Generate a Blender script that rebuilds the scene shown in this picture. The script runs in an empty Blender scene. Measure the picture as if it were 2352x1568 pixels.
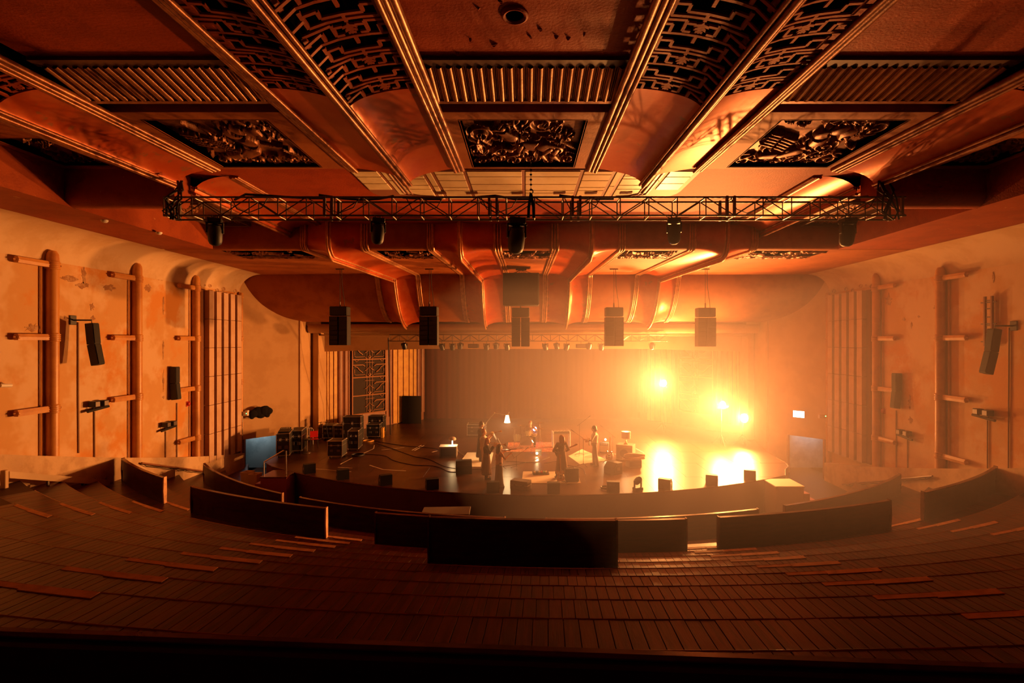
import bpy, bmesh, math, random
import numpy as np
from mathutils import Vector, Matrix
random.seed(7); np.random.seed(7)
sc = bpy.context.scene
COL = sc.collection
PI = math.pi

# ---------------------------------------------------------------- frame of reference
# eye of the photographer: x = 0, y = 0, z = EZ.  y runs towards the stage.  heights below are written relative to the eye
FPX, CX, CY = 1180.0, 1207.0, 784.0
EZ = 7.0
HA, HB = 4.3, 3.4          # upper coffer ceiling, lower ceiling
P1, P2, P3 = 12.8, 18.9, 26.0
XL, XR = -14.5, 15.4       # side walls
ZS = -5.65                 # stage floor
ZF = -7.0                  # hall floor

# ---------------------------------------------------------------- camera
cam_d = bpy.data.cameras.new('camera'); cam = bpy.data.objects.new('camera', cam_d); COL.objects.link(cam)
cam.location = (0, 0, EZ); cam.rotation_euler = (PI/2, 0, 0)
cam_d.sensor_width = 36.0; cam_d.lens = 36.0*FPX/2352.0
cam_d.shift_x = -(CX-1176.0)/2352.0; cam_d.shift_y = 0.0
cam_d.clip_start = 0.05; cam_d.clip_end = 200
sc.camera = cam

# ---------------------------------------------------------------- world, exposure
w = bpy.data.worlds.new('world'); sc.world = w; w.use_nodes = True
w.node_tree.nodes['Background'].inputs[0].default_value = (0, 0, 0, 1)
w.node_tree.nodes['Background'].inputs[1].default_value = 0.0
sc.view_settings.view_transform = 'Standard'; sc.view_settings.look = 'None'
sc.view_settings.gamma = 1.0; sc.view_settings.use_curve_mapping = False
sc.view_settings.exposure = 0.14
cy = sc.cycles
cy.use_adaptive_sampling = True; cy.adaptive_threshold = 0.02; cy.adaptive_min_samples = 12
cy.max_bounces = 5; cy.diffuse_bounces = 3; cy.glossy_bounces = 2; cy.volume_bounces = 0
cy.transmission_bounces = 4; cy.transparent_max_bounces = 8
cy.sample_clamp_indirect = 3.0; cy.caustics_reflective = False; cy.caustics_refractive = False

AMBER = (1.0, 0.35, 0.085)
# the two clusters of stage floodlights facing the hall: (x, y, z rel eye, radius, watts, aim)
FLOODS = [
    (8.62, 32.0, -2.60, 0.21, 3500, (-0.72, -0.69, 0.10), 168),
    (10.75, 28.0, -3.46, 0.21, 2200, (-0.82, -0.57, 0.12), 164),
    (11.94, 28.0, -4.18, 0.24, 2600, (-0.84, -0.54, 0.16), 164),
]
HAZE_DENSITY = 0.0160
HAZE_G = 0.36

# ---------------------------------------------------------------- helpers
def pix(px, py, Y):
    """point of the photograph at the distance Y -> (x, y, z rel eye)"""
    return ((px-CX)/FPX*Y, Y, (CY-py)/FPX*Y)
def on_stage(px, py):
    Y = -ZS*FPX/(py-CY); return ((px-CX)/FPX*Y, Y)

def tag(o, label=None, cat=None, group=None, kind=None):
    if label: o['label'] = label
    if cat: o['category'] = cat
    if group: o['group'] = group
    if kind: o['kind'] = kind
    return o

class MB:
    """collects polygons, builds ONE mesh object; z is relative to the eye when world=True"""
    def __init__(s): s.v = []; s.f = []; s.M = None
    def put(s, vs, fs):
        n = len(s.v)
        if s.M is not None: vs = [tuple(s.M @ Vector(p)) for p in vs]
        s.v.extend(tuple(p) for p in vs); s.f.extend(tuple(i+n for i in f) for f in fs); return s
    def box(s, x0, x1, y0, y1, z0, z1):
        return s.put([(x0,y0,z0),(x1,y0,z0),(x1,y1,z0),(x0,y1,z0),(x0,y0,z1),(x1,y0,z1),(x1,y1,z1),(x0,y1,z1)],
                     [(3,2,1,0),(4,5,6,7),(0,1,5,4),(1,2,6,5),(2,3,7,6),(3,0,4,7)])
    def cbox(s, cx, cy, cz, sx, sy, sz): return s.box(cx-sx/2,cx+sx/2,cy-sy/2,cy+sy/2,cz-sz/2,cz+sz/2)
    def bbox(s, x0, x1, y0, y1, z0, z1, b=0.01):
        """box with chamfered edges"""
        b = min(b, (x1-x0)*.45, (y1-y0)*.45, (z1-z0)*.45)
        bm = bmesh.new(); bmesh.ops.create_cube(bm, size=1)
        for v in bm.verts: v.co = Vector(((x0+x1)/2+v.co.x*(x1-x0), (y0+y1)/2+v.co.y*(y1-y0), (z0+z1)/2+v.co.z*(z1-z0)))
        bmesh.ops.bevel(bm, geom=bm.edges[:], offset=b, segments=1, affect='EDGES')
        bm.verts.index_update()
        s.put([v.co[:] for v in bm.verts], [[v.index for v in f.verts] for f in bm.faces]); bm.free(); return s
    def prism(s, poly, a0, a1, axis='y'):
        """closed 2-D polygon extruded along axis: axis y -> poly (x,z); x -> (y,z); z -> (x,y)"""
        n = len(poly)
        def P(p, a):
            return {'y': (p[0], a, p[1]), 'x': (a, p[0], p[1]), 'z': (p[0], p[1], a)}[axis]
        vs = [P(p, a0) for p in poly]+[P(p, a1) for p in poly]
        fs = [(i, (i+1) % n, (i+1) % n+n, i+n) for i in range(n)]+[tuple(range(n))[::-1], tuple(range(n, 2*n))]
        return s.put(vs, fs)
    def tube(s, pts, r, n=8, caps=True):
        pts = [Vector(p) for p in pts]; rs = r if isinstance(r, (list, tuple)) else [r]*len(pts)
        vs = []; up = Vector((0, 0, 1))
        prev = None
        for i, p in enumerate(pts):
            d = (pts[min(i+1, len(pts)-1)]-pts[max(i-1, 0)]).normalized()
            a = prev if prev is not None else (up if abs(d.z) < .9 else Vector((1, 0, 0)))
            u = (a-d*a.dot(d))
            if u.length < 1e-5: u = d.orthogonal()
            u.normalize(); prev = u; w_ = d.cross(u)
            for k in range(n):
                t = 2*PI*k/n; vs.append(p+(u*math.cos(t)+w_*math.sin(t))*rs[i])
        fs = []
        for i in range(len(pts)-1):
            for k in range(n):
                fs.append((i*n+k, i*n+(k+1) % n, (i+1)*n+(k+1) % n, (i+1)*n+k))
        if caps: fs += [tuple(range(n))[::-1], tuple(range((len(pts)-1)*n, len(pts)*n))]
        return s.put(vs, fs)
    def lathe(s, prof, c=(0, 0, 0), n=20, axis='z', arc=2*PI, start=0.0):
        """profile (r, h) turned about an axis through c"""
        vs = []; full = abs(arc-2*PI) < 1e-6; m = n if full else n+1
        for r, h in prof:
            for k in range(m):
                t = start+arc*k/n; a, b = r*math.cos(t), r*math.sin(t)
                p = {'z': (a, b, h), 'y': (a, h, b), 'x': (h, a, b)}[axis]
                vs.append((c[0]+p[0], c[1]+p[1], c[2]+p[2]))
        fs = []
        for i in range(len(prof)-1):
            for k in range(n if full else n):
                k2 = (k+1) % m
                fs.append((i*m+k, i*m+k2, (i+1)*m+k2, (i+1)*m+k))
        if full:
            if prof[0][0] > 1e-6: fs.append(tuple(range(m))[::-1])
            if prof[-1][0] > 1e-6: fs.append(tuple(range((len(prof)-1)*m, len(prof)*m)))
        return s.put(vs, fs)
    def ball(s, c, r, n=10, sx=1, sy=1, sz=1):
        m = max(4, n//2)
        prof = [(r*math.sin(PI*i/m), -r*math.cos(PI*i/m)) for i in range(m+1)]
        k = len(s.v); s.lathe([(max(p[0], 1e-4), p[1]) for p in prof], (0, 0, 0), n)
        M = s.M or Matrix.Identity(4); Mi = M.inverted()
        for i in range(k, len(s.v)):
            q = Mi @ Vector(s.v[i]); q = Vector((c[0]+q.x*sx, c[1]+q.y*sy, c[2]+q.z*sz)); s.v[i] = tuple(M @ q)
        return s
    def grid(s, fn, us, vs_):
        pts = [fn(u, v) for v in vs_ for u in us]; n = len(us)
        fs = [(j*n+i, j*n+i+1, (j+1)*n+i+1, (j+1)*n+i) for j in range(len(vs_)-1) for i in range(n-1)]
        return s.put(pts, fs)
    def mesh(s, name, smooth=None):
        me = bpy.data.meshes.new(name); me.from_pydata(s.v, [], s.f); me.validate(); me.update()
        if smooth is not None:
            me.polygons.foreach_set('use_smooth', [True]*len(me.polygons))
            if smooth < 180: me.set_sharp_from_angle(angle=math.radians(smooth))
        return me
    def build(s, name, mat, parent=None, smooth=None, world=False, loc=None, rz=None):
        me = s.mesh(name, smooth)
        if world: me.transform(Matrix.Translation((0, 0, EZ)))
        # outward normals
        bm = bmesh.new(); bm.from_mesh(me); bmesh.ops.recalc_face_normals(bm, faces=bm.faces); bm.to_mesh(me); bm.free()
        o = bpy.data.objects.new(name, me); COL.objects.link(o)
        me.materials.append(M[mat] if isinstance(mat, str) else mat)
        if parent is not None: o.parent = parent
        if loc is not None: o.location = loc
        if rz is not None: o.rotation_euler = (0, 0, rz)
        return o

def empty(name, loc, rz=0, label=None, cat=None, group=None, kind=None):
    """base of a thing; loc z is relative to the eye"""
    o = bpy.data.objects.new(name, None); COL.objects.link(o); o.empty_display_size = .1
    o.location = (loc[0], loc[1], loc[2]+EZ); o.rotation_euler = (0, 0, rz)
    return tag(o, label, cat, group, kind)
def struct(name, mb, mat, smooth=None, parent=None, label=None):
    o = mb.build(name, mat, parent, smooth, world=True)
    if parent is None: o['kind'] = 'structure'
    if label: o['label'] = label
    return o
def children(o): return [c for c in COL.objects if c.parent is o]
def dup(root, loc=None, rz=None, label=None, parent=None):
    """copy of a thing with its parts and sub-parts"""
    kids = list(root.children)
    c = root.copy(); COL.objects.link(c)
    if parent is not None: c.parent = parent
    if loc is not None: c.location = (loc[0], loc[1], loc[2]+EZ)
    if rz is not None: c.rotation_euler = (0, 0, rz)
    if label: c['label'] = label
    for k in kids: dup(k, parent=c)
    return c
def lin(a, b, n): return [a+(b-a)*i/(n-1) for i in range(n)]

# ---------------------------------------------------------------- materials
M = {}
def mat(name, c, rough=.6, metal=0.0, c2=None, scale=3.0, detail=4.0, lo=.42, hi=.62, c3=None, scale3=1.0, lo3=.55, hi3=.6,
        bump=0.0, bscale=40.0, stretch=None, spec=.5, r2=None, emit=None, estr=0.0, coat=0.0, vary=0.0, tint=None):
    m = bpy.data.materials.new(name); m.use_nodes = True; nt = m.node_tree; N = nt.nodes; L = nt.links
    b = N['Principled BSDF']
    b.inputs['Base Color'].default_value = (*c, 1); b.inputs['Roughness'].default_value = rough; b.inputs['Metallic'].default_value = metal
    b.inputs['Specular IOR Level'].default_value = spec
    if tint: b.inputs['Specular Tint'].default_value = (*tint, 1)
    if coat: b.inputs['Coat Weight'].default_value = coat; b.inputs['Coat Roughness'].default_value = .15
    tc = N.new('ShaderNodeTexCoord'); src = tc.outputs['Object']
    if stretch:
        mp = N.new('ShaderNodeMapping'); mp.inputs['Scale'].default_value = stretch; L.new(src, mp.inputs[0]); src = mp.outputs[0]
    if vary:
        oi0 = N.new('ShaderNodeObjectInfo'); ml = N.new('ShaderNodeMath'); ml.operation = 'MULTIPLY'; ml.inputs[1].default_value = 53.0
        L.new(oi0.outputs['Random'], ml.inputs[0]); va = N.new('ShaderNodeVectorMath'); va.operation = 'ADD'
        L.new(src, va.inputs[0]); L.new(ml.outputs[0], va.inputs[1]); src = va.outputs[0]
    col = None
    def ramp(sc_, lo_, hi_, det, off=0.0):
        nz = N.new('ShaderNodeTexNoise'); nz.inputs['Scale'].default_value = sc_; nz.inputs['Detail'].default_value = det
        nz.inputs['Roughness'].default_value = .62
        if off:
            mp2 = N.new('ShaderNodeMapping'); mp2.inputs['Location'].default_value = (off, off*.7, off*1.3); L.new(src, mp2.inputs[0]); L.new(mp2.outputs[0], nz.inputs[0])
        else: L.new(src, nz.inputs[0])
        r = N.new('ShaderNodeMapRange'); r.inputs[1].default_value = lo_; r.inputs[2].default_value = hi_; r.interpolation_type = 'SMOOTHSTEP'
        L.new(nz.outputs[0], r.inputs[0]); return r.outputs[0]
    if c2 is not None:
        k = ramp(scale, lo, hi, detail)
        mx = N.new('ShaderNodeMix'); mx.data_type = 'RGBA'; mx.inputs[6].default_value = (*c, 1); mx.inputs[7].default_value = (*c2, 1)
        L.new(k, mx.inputs[0]); col = mx.outputs[2]
        if r2 is not None:
            rr = N.new('ShaderNodeMapRange'); rr.inputs[3].default_value = rough; rr.inputs[4].default_value = r2
            L.new(k, rr.inputs[0]); L.new(rr.outputs[0], b.inputs['Roughness'])
    if c3 is not None:
        k = ramp(scale3, lo3, hi3, 6.0, 13.7)
        mx = N.new('ShaderNodeMix'); mx.data_type = 'RGBA'; mx.inputs[7].default_value = (*c3, 1)
        if col is not None: L.new(col, mx.inputs[6])
        else: mx.inputs[6].default_value = (*c, 1)
        L.new(k, mx.inputs[0]); col = mx.outputs[2]
    if vary:
        oi = N.new('ShaderNodeObjectInfo'); hs = N.new('ShaderNodeHueSaturation')
        r = N.new('ShaderNodeMapRange'); r.inputs[3].default_value = 1-vary; r.inputs[4].default_value = 1+vary
        L.new(oi.outputs['Random'], r.inputs[0]); L.new(r.outputs[0], hs.inputs['Value'])
        if col is not None: L.new(col, hs.inputs['Color'])
        else: hs.inputs['Color'].default_value = (*c, 1)
        col = hs.outputs[0]
    if col is not None: L.new(col, b.inputs['Base Color'])
    if bump:
        nz = N.new('ShaderNodeTexNoise'); nz.inputs['Scale'].default_value = bscale; nz.inputs['Detail'].default_value = 3
        L.new(src, nz.inputs[0]); bp = N.new('ShaderNodeBump'); bp.inputs['Strength'].default_value = bump; bp.inputs['Distance'].default_value = .02
        L.new(nz.outputs[0], bp.inputs['Height']); L.new(bp.outputs[0], b.inputs['Normal'])
    if emit is not None:
        b.inputs['Emission Color'].default_value = (*emit, 1); b.inputs['Emission Strength'].default_value = estr
    M[name] = m; return m

mat('plaster_ochre', (.60,.33,.12), .8, c2=(.68,.45,.25), scale=.55, lo=.44, hi=.58, c3=(.62,.26,.05), scale3=.5, lo3=.50, hi3=.62, bump=.25, bscale=9)
mat('plaster_cream', (.66,.47,.28), .8, c2=(.58,.38,.20), scale=.9, bump=.2, bscale=8)
mat('plaster_scar', (.34,.16,.065), .9, c2=(.52,.33,.17), scale=5, bump=.6, bscale=25)
mat('ceiling_red', (.34,.046,.008), .6, c2=(.27,.032,.005), scale=1.1, bump=.35, bscale=22, spec=.3, tint=(1,.45,.22))
mat('ceiling_strip', (.30,.048,.008), .6, c2=(.24,.034,.006), scale=1.4, c3=(.42,.18,.07), scale3=3.2, lo3=.67, hi3=.69, bump=.3, bscale=20, tint=(1,.45,.22))
mat('ceiling_low', (.36,.105,.024), .6, c2=(.29,.075,.016), scale=1.2, bump=.2, bscale=20, tint=(1,.45,.22))
mat('copper_paint', (.48,.075,.016), .30, .15, c2=(.53,.11,.032), scale=1.7, bump=.06, bscale=12, c3=(.34,.12,.05), scale3=2.2, lo3=.63, hi3=.68, tint=(1,.55,.3))
mat('gilt', (.36,.125,.04), .36, .35, c2=(.20,.05,.013), scale=5, bump=.1, bscale=30)
mat('gilt_bright', (.58,.27,.11), .34, .3, c2=(.45,.18,.06), scale=5, bump=.1, bscale=30)
mat('dark_moulding', (.10,.035,.015), .5)
mat('fretwork', (.28,.042,.008), .6, bump=.2, bscale=30, tint=(1,.45,.22))
mat('dark_depth', (.004,.003,.003), 1.0, spec=0)  # near-black: the shade inside openings put into the colour
mat('bronze_relief', (.20,.065,.022), .4, .15, c2=(.10,.028,.008), scale=7, bump=.15, bscale=40, tint=(1,.45,.22))
mat('flute_copper', (.46,.20,.09), .33, .35, c2=(.34,.13,.05), scale=4, bump=.1, bscale=30, vary=.12)
mat('lay_glass', (.80,.66,.42), .36, c2=(.70,.55,.33), scale=1.3, spec=.5)
mat('lay_lead', (.28,.10,.05), .5)
mat('pipe_orange', (.60,.27,.06), .4, c2=(.50,.20,.05), scale=1.4, bump=.05)
mat('rib_tile', (.60,.40,.28), .75, c2=(.54,.34,.22), scale=1.5, bump=.1, vary=.05)
mat('rib_shade', (.20,.07,.025), .8)  # unlit sides and gaps of the ribs: shade put into the colour
mat('wood_step', (.105,.014,.003), .34, c2=(.04,.005,.0012), scale=1.0, detail=5, stretch=(14,1.2,14), bump=.08, bscale=6, spec=.35, vary=.22, tint=(1,.45,.22))
mat('wood_base', (.03,.005,.0015), .6, tint=(1,.45,.22))
mat('bench_back', (.055,.009,.003), .45, c2=(.035,.006,.002), scale=2.2, stretch=(1,1,6), bump=.05, tint=(1,.45,.22))
mat('bench_cap', (.14,.032,.009), .22, c2=(.09,.02,.006), scale=5, tint=(1,.45,.22))
mat('nosing_strip', (.78,.42,.20), .7, c2=(.62,.32,.15), scale=6)
mat('stage_board', (.085,.028,.010), .35, c2=(.062,.020,.007), scale=.6, detail=3, bump=.015, bscale=5, vary=.08, spec=.5, tint=(1,.75,.55))
mat('stage_edge', (.10,.022,.008), .5)
mat('black_metal', (.018,.016,.015), .42)
mat('black_cloth', (.016,.013,.012), .95, spec=.1)
mat('curtain', (.10,.016,.003), .95, spec=.05)
mat('speaker_black', (.014,.012,.012), .55)
mat('grille_black', (.02,.018,.017), .7, bump=.5, bscale=160)
mat('alu', (.62,.58,.53), .3, .85)
mat('chrome', (.75,.73,.70), .12, 1.0)
mat('steel', (.16,.13,.11), .38, .6)
mat('case_ply', (.020,.017,.016), .55, bump=.1, bscale=60)
mat('yellow_panel', (.66,.36,.06), .55, c2=(.58,.29,.05), scale=2)
mat('brown_column', (.27,.10,.045), .45, c2=(.22,.08,.035), scale=2)
mat('grille_gold', (.48,.22,.10), .45, .2)
mat('grille_dark', (.035,.018,.012), .8)
mat('cream_wall', (.56,.34,.16), .75, c2=(.50,.29,.125), scale=.8)
mat('plinth', (.62,.42,.24), .8, c2=(.5,.32,.17), scale=1.6, bump=.3, bscale=15)
mat('white_paint', (.80,.76,.70), .5)
mat('corridor', (.40,.47,.46), .6, c2=(.28,.34,.34), scale=1.2)
mat('rug_white', (.74,.66,.50), .95, bump=.3, bscale=90, spec=.1)
mat('rug_red', (.42,.10,.05), .95, c2=(.55,.25,.12), scale=7, lo=.48, hi=.52, c3=(.12,.05,.06), scale3=11, lo3=.58, hi3=.6, bump=.3, bscale=90, spec=.1)
mat('skin', (.62,.34,.22), .55)
mat('hair_brown', (.06,.028,.014), .5)
mat('hair_red', (.33,.09,.03), .5)
mat('cloth_dark', (.030,.020,.018), .85)
mat('cloth_brown', (.16,.08,.045), .85)
mat('cloth_white', (.72,.64,.54), .85)
mat('cloth_pink', (.60,.34,.26), .85)
mat('cloth_grey', (.22,.19,.18), .85)
mat('brass', (.80,.52,.18), .2, 1.0)
mat('varnish', (.36,.13,.04), .25, coat=.5)
mat('sunburst', (.50,.20,.05), .22, coat=.6)
mat('drum_shell', (.46,.30,.14), .25, .2, coat=.5)
mat('drum_skin', (.55,.46,.36), .6)
mat('cymbal', (.72,.50,.20), .22, 1.0)
mat('amp_tolex', (.035,.026,.022), .75, bump=.3, bscale=120)
mat('amp_cloth', (.45,.33,.20), .9, bump=.2, bscale=120)
mat('amp_grey', (.30,.23,.17), .85)
mat('box_grey', (.17,.13,.10), .7)
mat('red_plastic', (.62,.02,.015), .35)
mat('red_step', (.30,.055,.03), .5)
mat('bin_beige', (.55,.38,.24), .6)
mat('cable', (.012,.010,.010), .6)
mat('nosing_trim', (.30,.10,.035), .16, tint=(1,.6,.35))
mat('tape', (.75,.66,.50), .6)
mat('paper', (.75,.70,.6), .7)
mat('lamp_shade_glow', (.9,.8,.6), .5, emit=(1.0,.72,.36), estr=7)
mat('bulb_glow', (1,.9,.7), .4, emit=(1.0,.76,.42), estr=22)
mat('flood_lens', (1,.9,.7), .3, emit=AMBER, estr=60)
mat('lamp_grey', (.45,.38,.30), .5)
mat('exit_glow', (.6,.95,.85), .5, emit=(.55,1.0,.86), estr=9)
mat('tube_glow', (.9,.95,1), .5, emit=(.55,.78,1.0), estr=9)
mat('led_green', (.1,.8,.2), .5, emit=(.1,1.0,.25), estr=6)
mat('red_paint', (.5,.03,.02), .4)
mat('pedal_red', (.6,.06,.03), .4)
mat('pedal_green', (.25,.45,.15), .4)
mat('pedal_cream', (.7,.6,.4), .4)
mat('cord_rope', (.30,.18,.10), .8)

# ================================================================ THE SETTING
# ---- side walls with their cove
def cove_pts(xw, xc, n=8):
    z0 = 2.45
    return [(xw+(xc-xw)*(1-math.cos(PI/2*i/n)), z0+(HB-z0)*math.sin(PI/2*i/n)) for i in range(n+1)]
def side_wall(name, xw, xc, out):
    p = [(xw, ZF)]+cove_pts(xw, xc)+[(xc, HB+.3), (xw+out, HB+.3), (xw+out, ZF)]
    return struct(name, MB().prism(p, -2.2, P3+.05, 'y'), 'plaster_ochre', 40)
wall_left = side_wall('wall_left', XL, -13.4, -.4)
wall_right = side_wall('wall_right', XR, 14.3, .4)
# the paler plaster of the cove itself, a skin over the wall top
def cove_skin(name, xw, xc, sgn):
    pts = cove_pts(xw, xc, 10); mb = MB()
    q = [(x+sgn*.012, z-.006) for x, z in pts]
    mb.prism([(x, z) for x, z in pts]+q[::-1], -2.1, P3, 'y')
    return struct('cove', mb, 'plaster_cream', 40, wall_left if sgn > 0 else wall_right)
cove_skin('cove', XL, -13.4, 1); cove_skin('cove', XR, 14.3, -1)
struct('wall_back', MB().box(XL-.4, XR+.4, -2.6, -2.2, ZF, HA+.6), 'wood_base')
floor = struct('floor', MB().box(XL-.4, XR+.4, 12, 39, ZF-.2, ZF), 'wood_base')

# ---- ceiling: roof slab, side strips, bulkheads
struct('ceiling', MB().box(XL-.4, XR+.4, -2.6, 39, HA+.62, HA+.8), 'dark_depth')
def sp(Y): return 1+.05*(12.8-Y)/6.4
struct('ceiling_strip', MB().box(-13.4, -11.5, -2.2, P2, HB, HA+.62), 'ceiling_strip')
struct('ceiling_strip', MB().box(11.5, 14.3, -2.2, P2, HB, HA+.62), 'ceiling_strip')
def round_bar(x0, x1, y0, y1, z0, z1, r=.28):
    """bulkhead with rounded lower edges (y-z profile) """
    p = [(y0, z1), (y1, z1)]
    for i in range(7): a = -PI/2*i/6; p.append((y1-r+r*math.cos(a), z0+r+r*math.sin(a)))
    for i in range(7): a = -PI/2-PI/2*i/6; p.append((y0+r+r*math.cos(a), z0+r+r*math.sin(a)))
    return MB().prism(p, x0, x1, 'x')
struct('ceiling_bulkhead', round_bar(-11.55, -8.75, P1, P1+.62, HB, HA+.62), 'ceiling_strip', 40)
struct('ceiling_bulkhead', round_bar(8.75, 11.55, P1, P1+.62, HB, HA+.62), 'ceiling_strip', 40)
# section B: low ceiling towards the stage (its near face is the fascia)
secB = MB(); rr = .25
pB = [(P3+.3, HA+.62), (P2, HA+.62)]+[(P2+rr-rr*math.cos(a), HB+rr-rr*math.sin(a)) for a in lin(0, PI/2, 7)]+[(P3+.3, HB)]
secB.prism(pB, -13.4, 14.3, 'x')
ceilB = struct('ceiling_stage', secB, 'ceiling_low', 40)

# ---- swept cusp beams -------------------------------------------------------------
def cusp(na=9):
    """(u, depth) pairs across one beam, u -1..1, quarter ellipses meeting in a hanging ridge"""
    half = [(1-math.sin(a), 1-math.cos(a)) for a in lin(0, PI/2, na)]
    return [(-u, d) for u, d in half]+[(u, d) for u, d in half[::-1][1:]]
def sweep(path, prof):
    """path: list of ((y,z), (ny,nz), [x_left, x_ridge, x_right]); prof in (u, depth*d)"""
    def fn(i, j):
        (y, z), (ny, nz), (xl, xr_, xo), d = path[j]
        u, dep = prof[i]
        x = xr_+(xr_-xl)*u if u < 0 else xr_+(xo-xr_)*u
        return (x, y+ny*dep*d, z+nz*dep*d)
    return MB().grid(fn, range(len(prof)), range(len(path)))
def rib(path, u, off, r, n=6):
    pts = []
    for (y, z), (ny, nz), (xl, xr_, xo), d in path:
        dep = [1-math.sqrt(max(0, 1-(1-abs(u))**2)) if abs(u) < 1 else 0][0]
        x = xr_+(xr_-xl)*u if u < 0 else xr_+(xo-xr_)*u
        h = dep*d+off
        pts.append((x, y+ny*h, z+nz*h))
    return MB().tube(pts, r, n)

# fretwork cell, (u 0..1 across one cove, v 0..1 along the hall)
FRET = [((0,0),(1,0)), ((.16,.10),(.16,.52)), ((.16,.52),(.84,.52)), ((.84,.52),(.84,.10)), ((.30,.22),(.30,.40)), ((.30,.40),(.70,.40)),
        ((.70,.40),(.70,.22)), ((.30,.22),(.16,.22)), ((.70,.22),(.84,.22)), ((0,.32),(.16,.32)), ((.84,.32),(1,.32)), ((.5,.40),(.5,.60)),
        ((.5,0),(.5,.22)), ((.07,.62),(.07,.92)), ((.07,.62),(.34,.62)), ((.34,.62),(.34,.92)), ((.93,.62),(.93,.92)), ((.93,.62),(.66,.62)),
        ((.66,.62),(.66,.92)), ((.34,.92),(.42,.92)), ((.66,.92),(.58,.92)), ((0,.75),(.22,.75)), ((.22,.75),(.22,1)), ((1,.75),(.78,.75)),
        ((.78,.75),(.78,1)), ((.34,.70),(.44,.70)), ((.66,.70),(.56,.70))]
LEAF = [(.5,.60,0,.34,.05), (.5,.66,.75,.15,.035), (.5,.66,-.75,.15,.035), (.5,.75,.62,.14,.035), (.5,.75,-.62,.14,.035), (.5,.84,.5,.10,.03), (.5,.84,-.5,.10,.03)]
def fretwork(pt, y0, y1, cell=.84, w=.024):
    """bars and leaves mapped on a cove; pt(u, y, depth)->xyz"""
    mb = MB(); n = int(round((y1-y0)/cell)); cell = (y1-y0)/n; t = .03
    def strip(a, b, wu, wv):
        du, dv = b[0]-a[0], b[1]-a[1]; k = max(2, int(abs(du)*6)+1)
        vs = []; L_ = math.hypot(du*1.4, dv*cell); pu, pv = -dv*cell/L_/1.4, du*1.4/L_/cell
        for i in range(k):
            s_ = i/(k-1); u, v = a[0]+du*s_, a[1]+dv*s_
            for sg in (-1, 1):
                uu, vv = min(1, max(0, u+pu*w*sg)), v+pv*w*sg
                vs.append(pt(uu, y0+vv*cell, 0)); vs.append(pt(uu, y0+vv*cell, -t))
        fs = []
        for i in range(k-1):
            o = i*4; fs += [(o, o+2, o+6, o+4), (o+1, o+5, o+7, o+3), (o, o+4, o+5, o+1), (o+2, o+3, o+7, o+6)]
        mb.put(vs, fs)
    for c in range(n):
        for a, b in FRET: strip((a[0], a[1]+c), (b[0], b[1]+c), w, w)
        for (u, v, ang, ln, wd) in LEAF:
            d = (math.sin(ang)*.75, math.cos(ang)); nrm = (math.cos(ang)*.75, -math.sin(ang))
            q = [(u, v+c), (u+d[0]*ln*.5+nrm[0]*wd, v+c+d[1]*ln*.5+nrm[1]*wd), (u+d[0]*ln, v+c+d[1]*ln), (u+d[0]*ln*.5-nrm[0]*wd, v+c+d[1]*ln*.5-nrm[1]*wd)]
            mb.put([pt(a, y0+b*cell, 0) for a, b in q]+[pt(a, y0+b*cell, -t) for a, b in q], [(0,1,2,3), (7,6,5,4), (0,4,5,1), (1,5,6,2), (2,6,7,3), (3,7,4,0)])
    return mb

def near_beam(xi, xr_, xo, sgn):
    """one beam of the near coffer: fretwork over the hall, plain copper coves before the edge"""
    root = empty('ceiling_beam', (0, 0, 0)); root['kind'] = 'structure'
    D = .42; YC = 8.72
    def X(a, Y): return sgn*a*sp(Y)
    for (a, b) in ((xi, xr_), (xo, xr_)):
        def pt(u, Y, dep, a=a, b=b):
            t = math.asin(min(1, u)); return (X(a+(b-a)*u, Y), Y, HA-D*(1-math.cos(t))-dep)
        us = [math.sin(t) for t in lin(0, PI/2, 12)]
        c = MB().grid(lambda u, Y: pt(u, Y, 0), us, lin(YC, P1, 8)); c.grid(lambda u, Y: pt(u, Y, -.04), us, [YC, P1])
        c.grid(lambda u, d: pt(u, P1, -d), us, [0, .04]); c.grid(lambda u, d: pt(u, YC, -d), us, [0, .04])
        c.build('cove', 'copper_paint', root, 50)
        fretwork(pt, 2.42, YC).build('fretwork', 'fretwork', root)
        MB().grid(lambda u, Y: pt(u, Y, -.30), us, [-2.1, YC]).build('shade_backing', 'dark_depth', root)  # dark sheet stands in for the shade behind the bars
        for i, (off, r, du) in enumerate(((.02, .062, -.02), (.05, .05, .075), (.075, .045, .155))):
            s_ = 1 if b > a else -1
            MB().tube([(X(a+s_*(du-.03), Y), Y, HA-off) for Y in (-2, 4, 9, P1)], r, 8).build('moulding', 'gilt', root, 60)
    for dx, dz, r in ((-.075, .02, .04), (0, -.03, .05), (.075, .02, .04)):
        MB().tube([(X(xr_+dx, Y), Y, HA-D+dz) for Y in (-2, 4, 9, P1)], r, 8).build('moulding', 'gilt', root, 60)
    # closed end of the ridge
    poly = [(X(xi+(xr_-xi)*math.sin(t), P1), HA-D*(1-math.cos(t))) for t in lin(0, PI/2, 10)]+[(X(xo+(xr_-xo)*math.sin(t), P1), HA-D*(1-math.cos(t))) for t in lin(PI/2, 0, 10)[1:]]
    MB().prism(poly+[(X(xo, P1), HA+.3), (X(xi, P1), HA+.3)], P1, P1+.06, 'y').build('end_face', 'copper_paint', root)
    root.location = (0, 0, EZ)
    return root
BEAMS = [(1.62, 2.93, 4.33), (7.70, 8.73, 9.85)]
for sgn in (-1, 1):
    for b in BEAMS: near_beam(*b, sgn)

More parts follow.
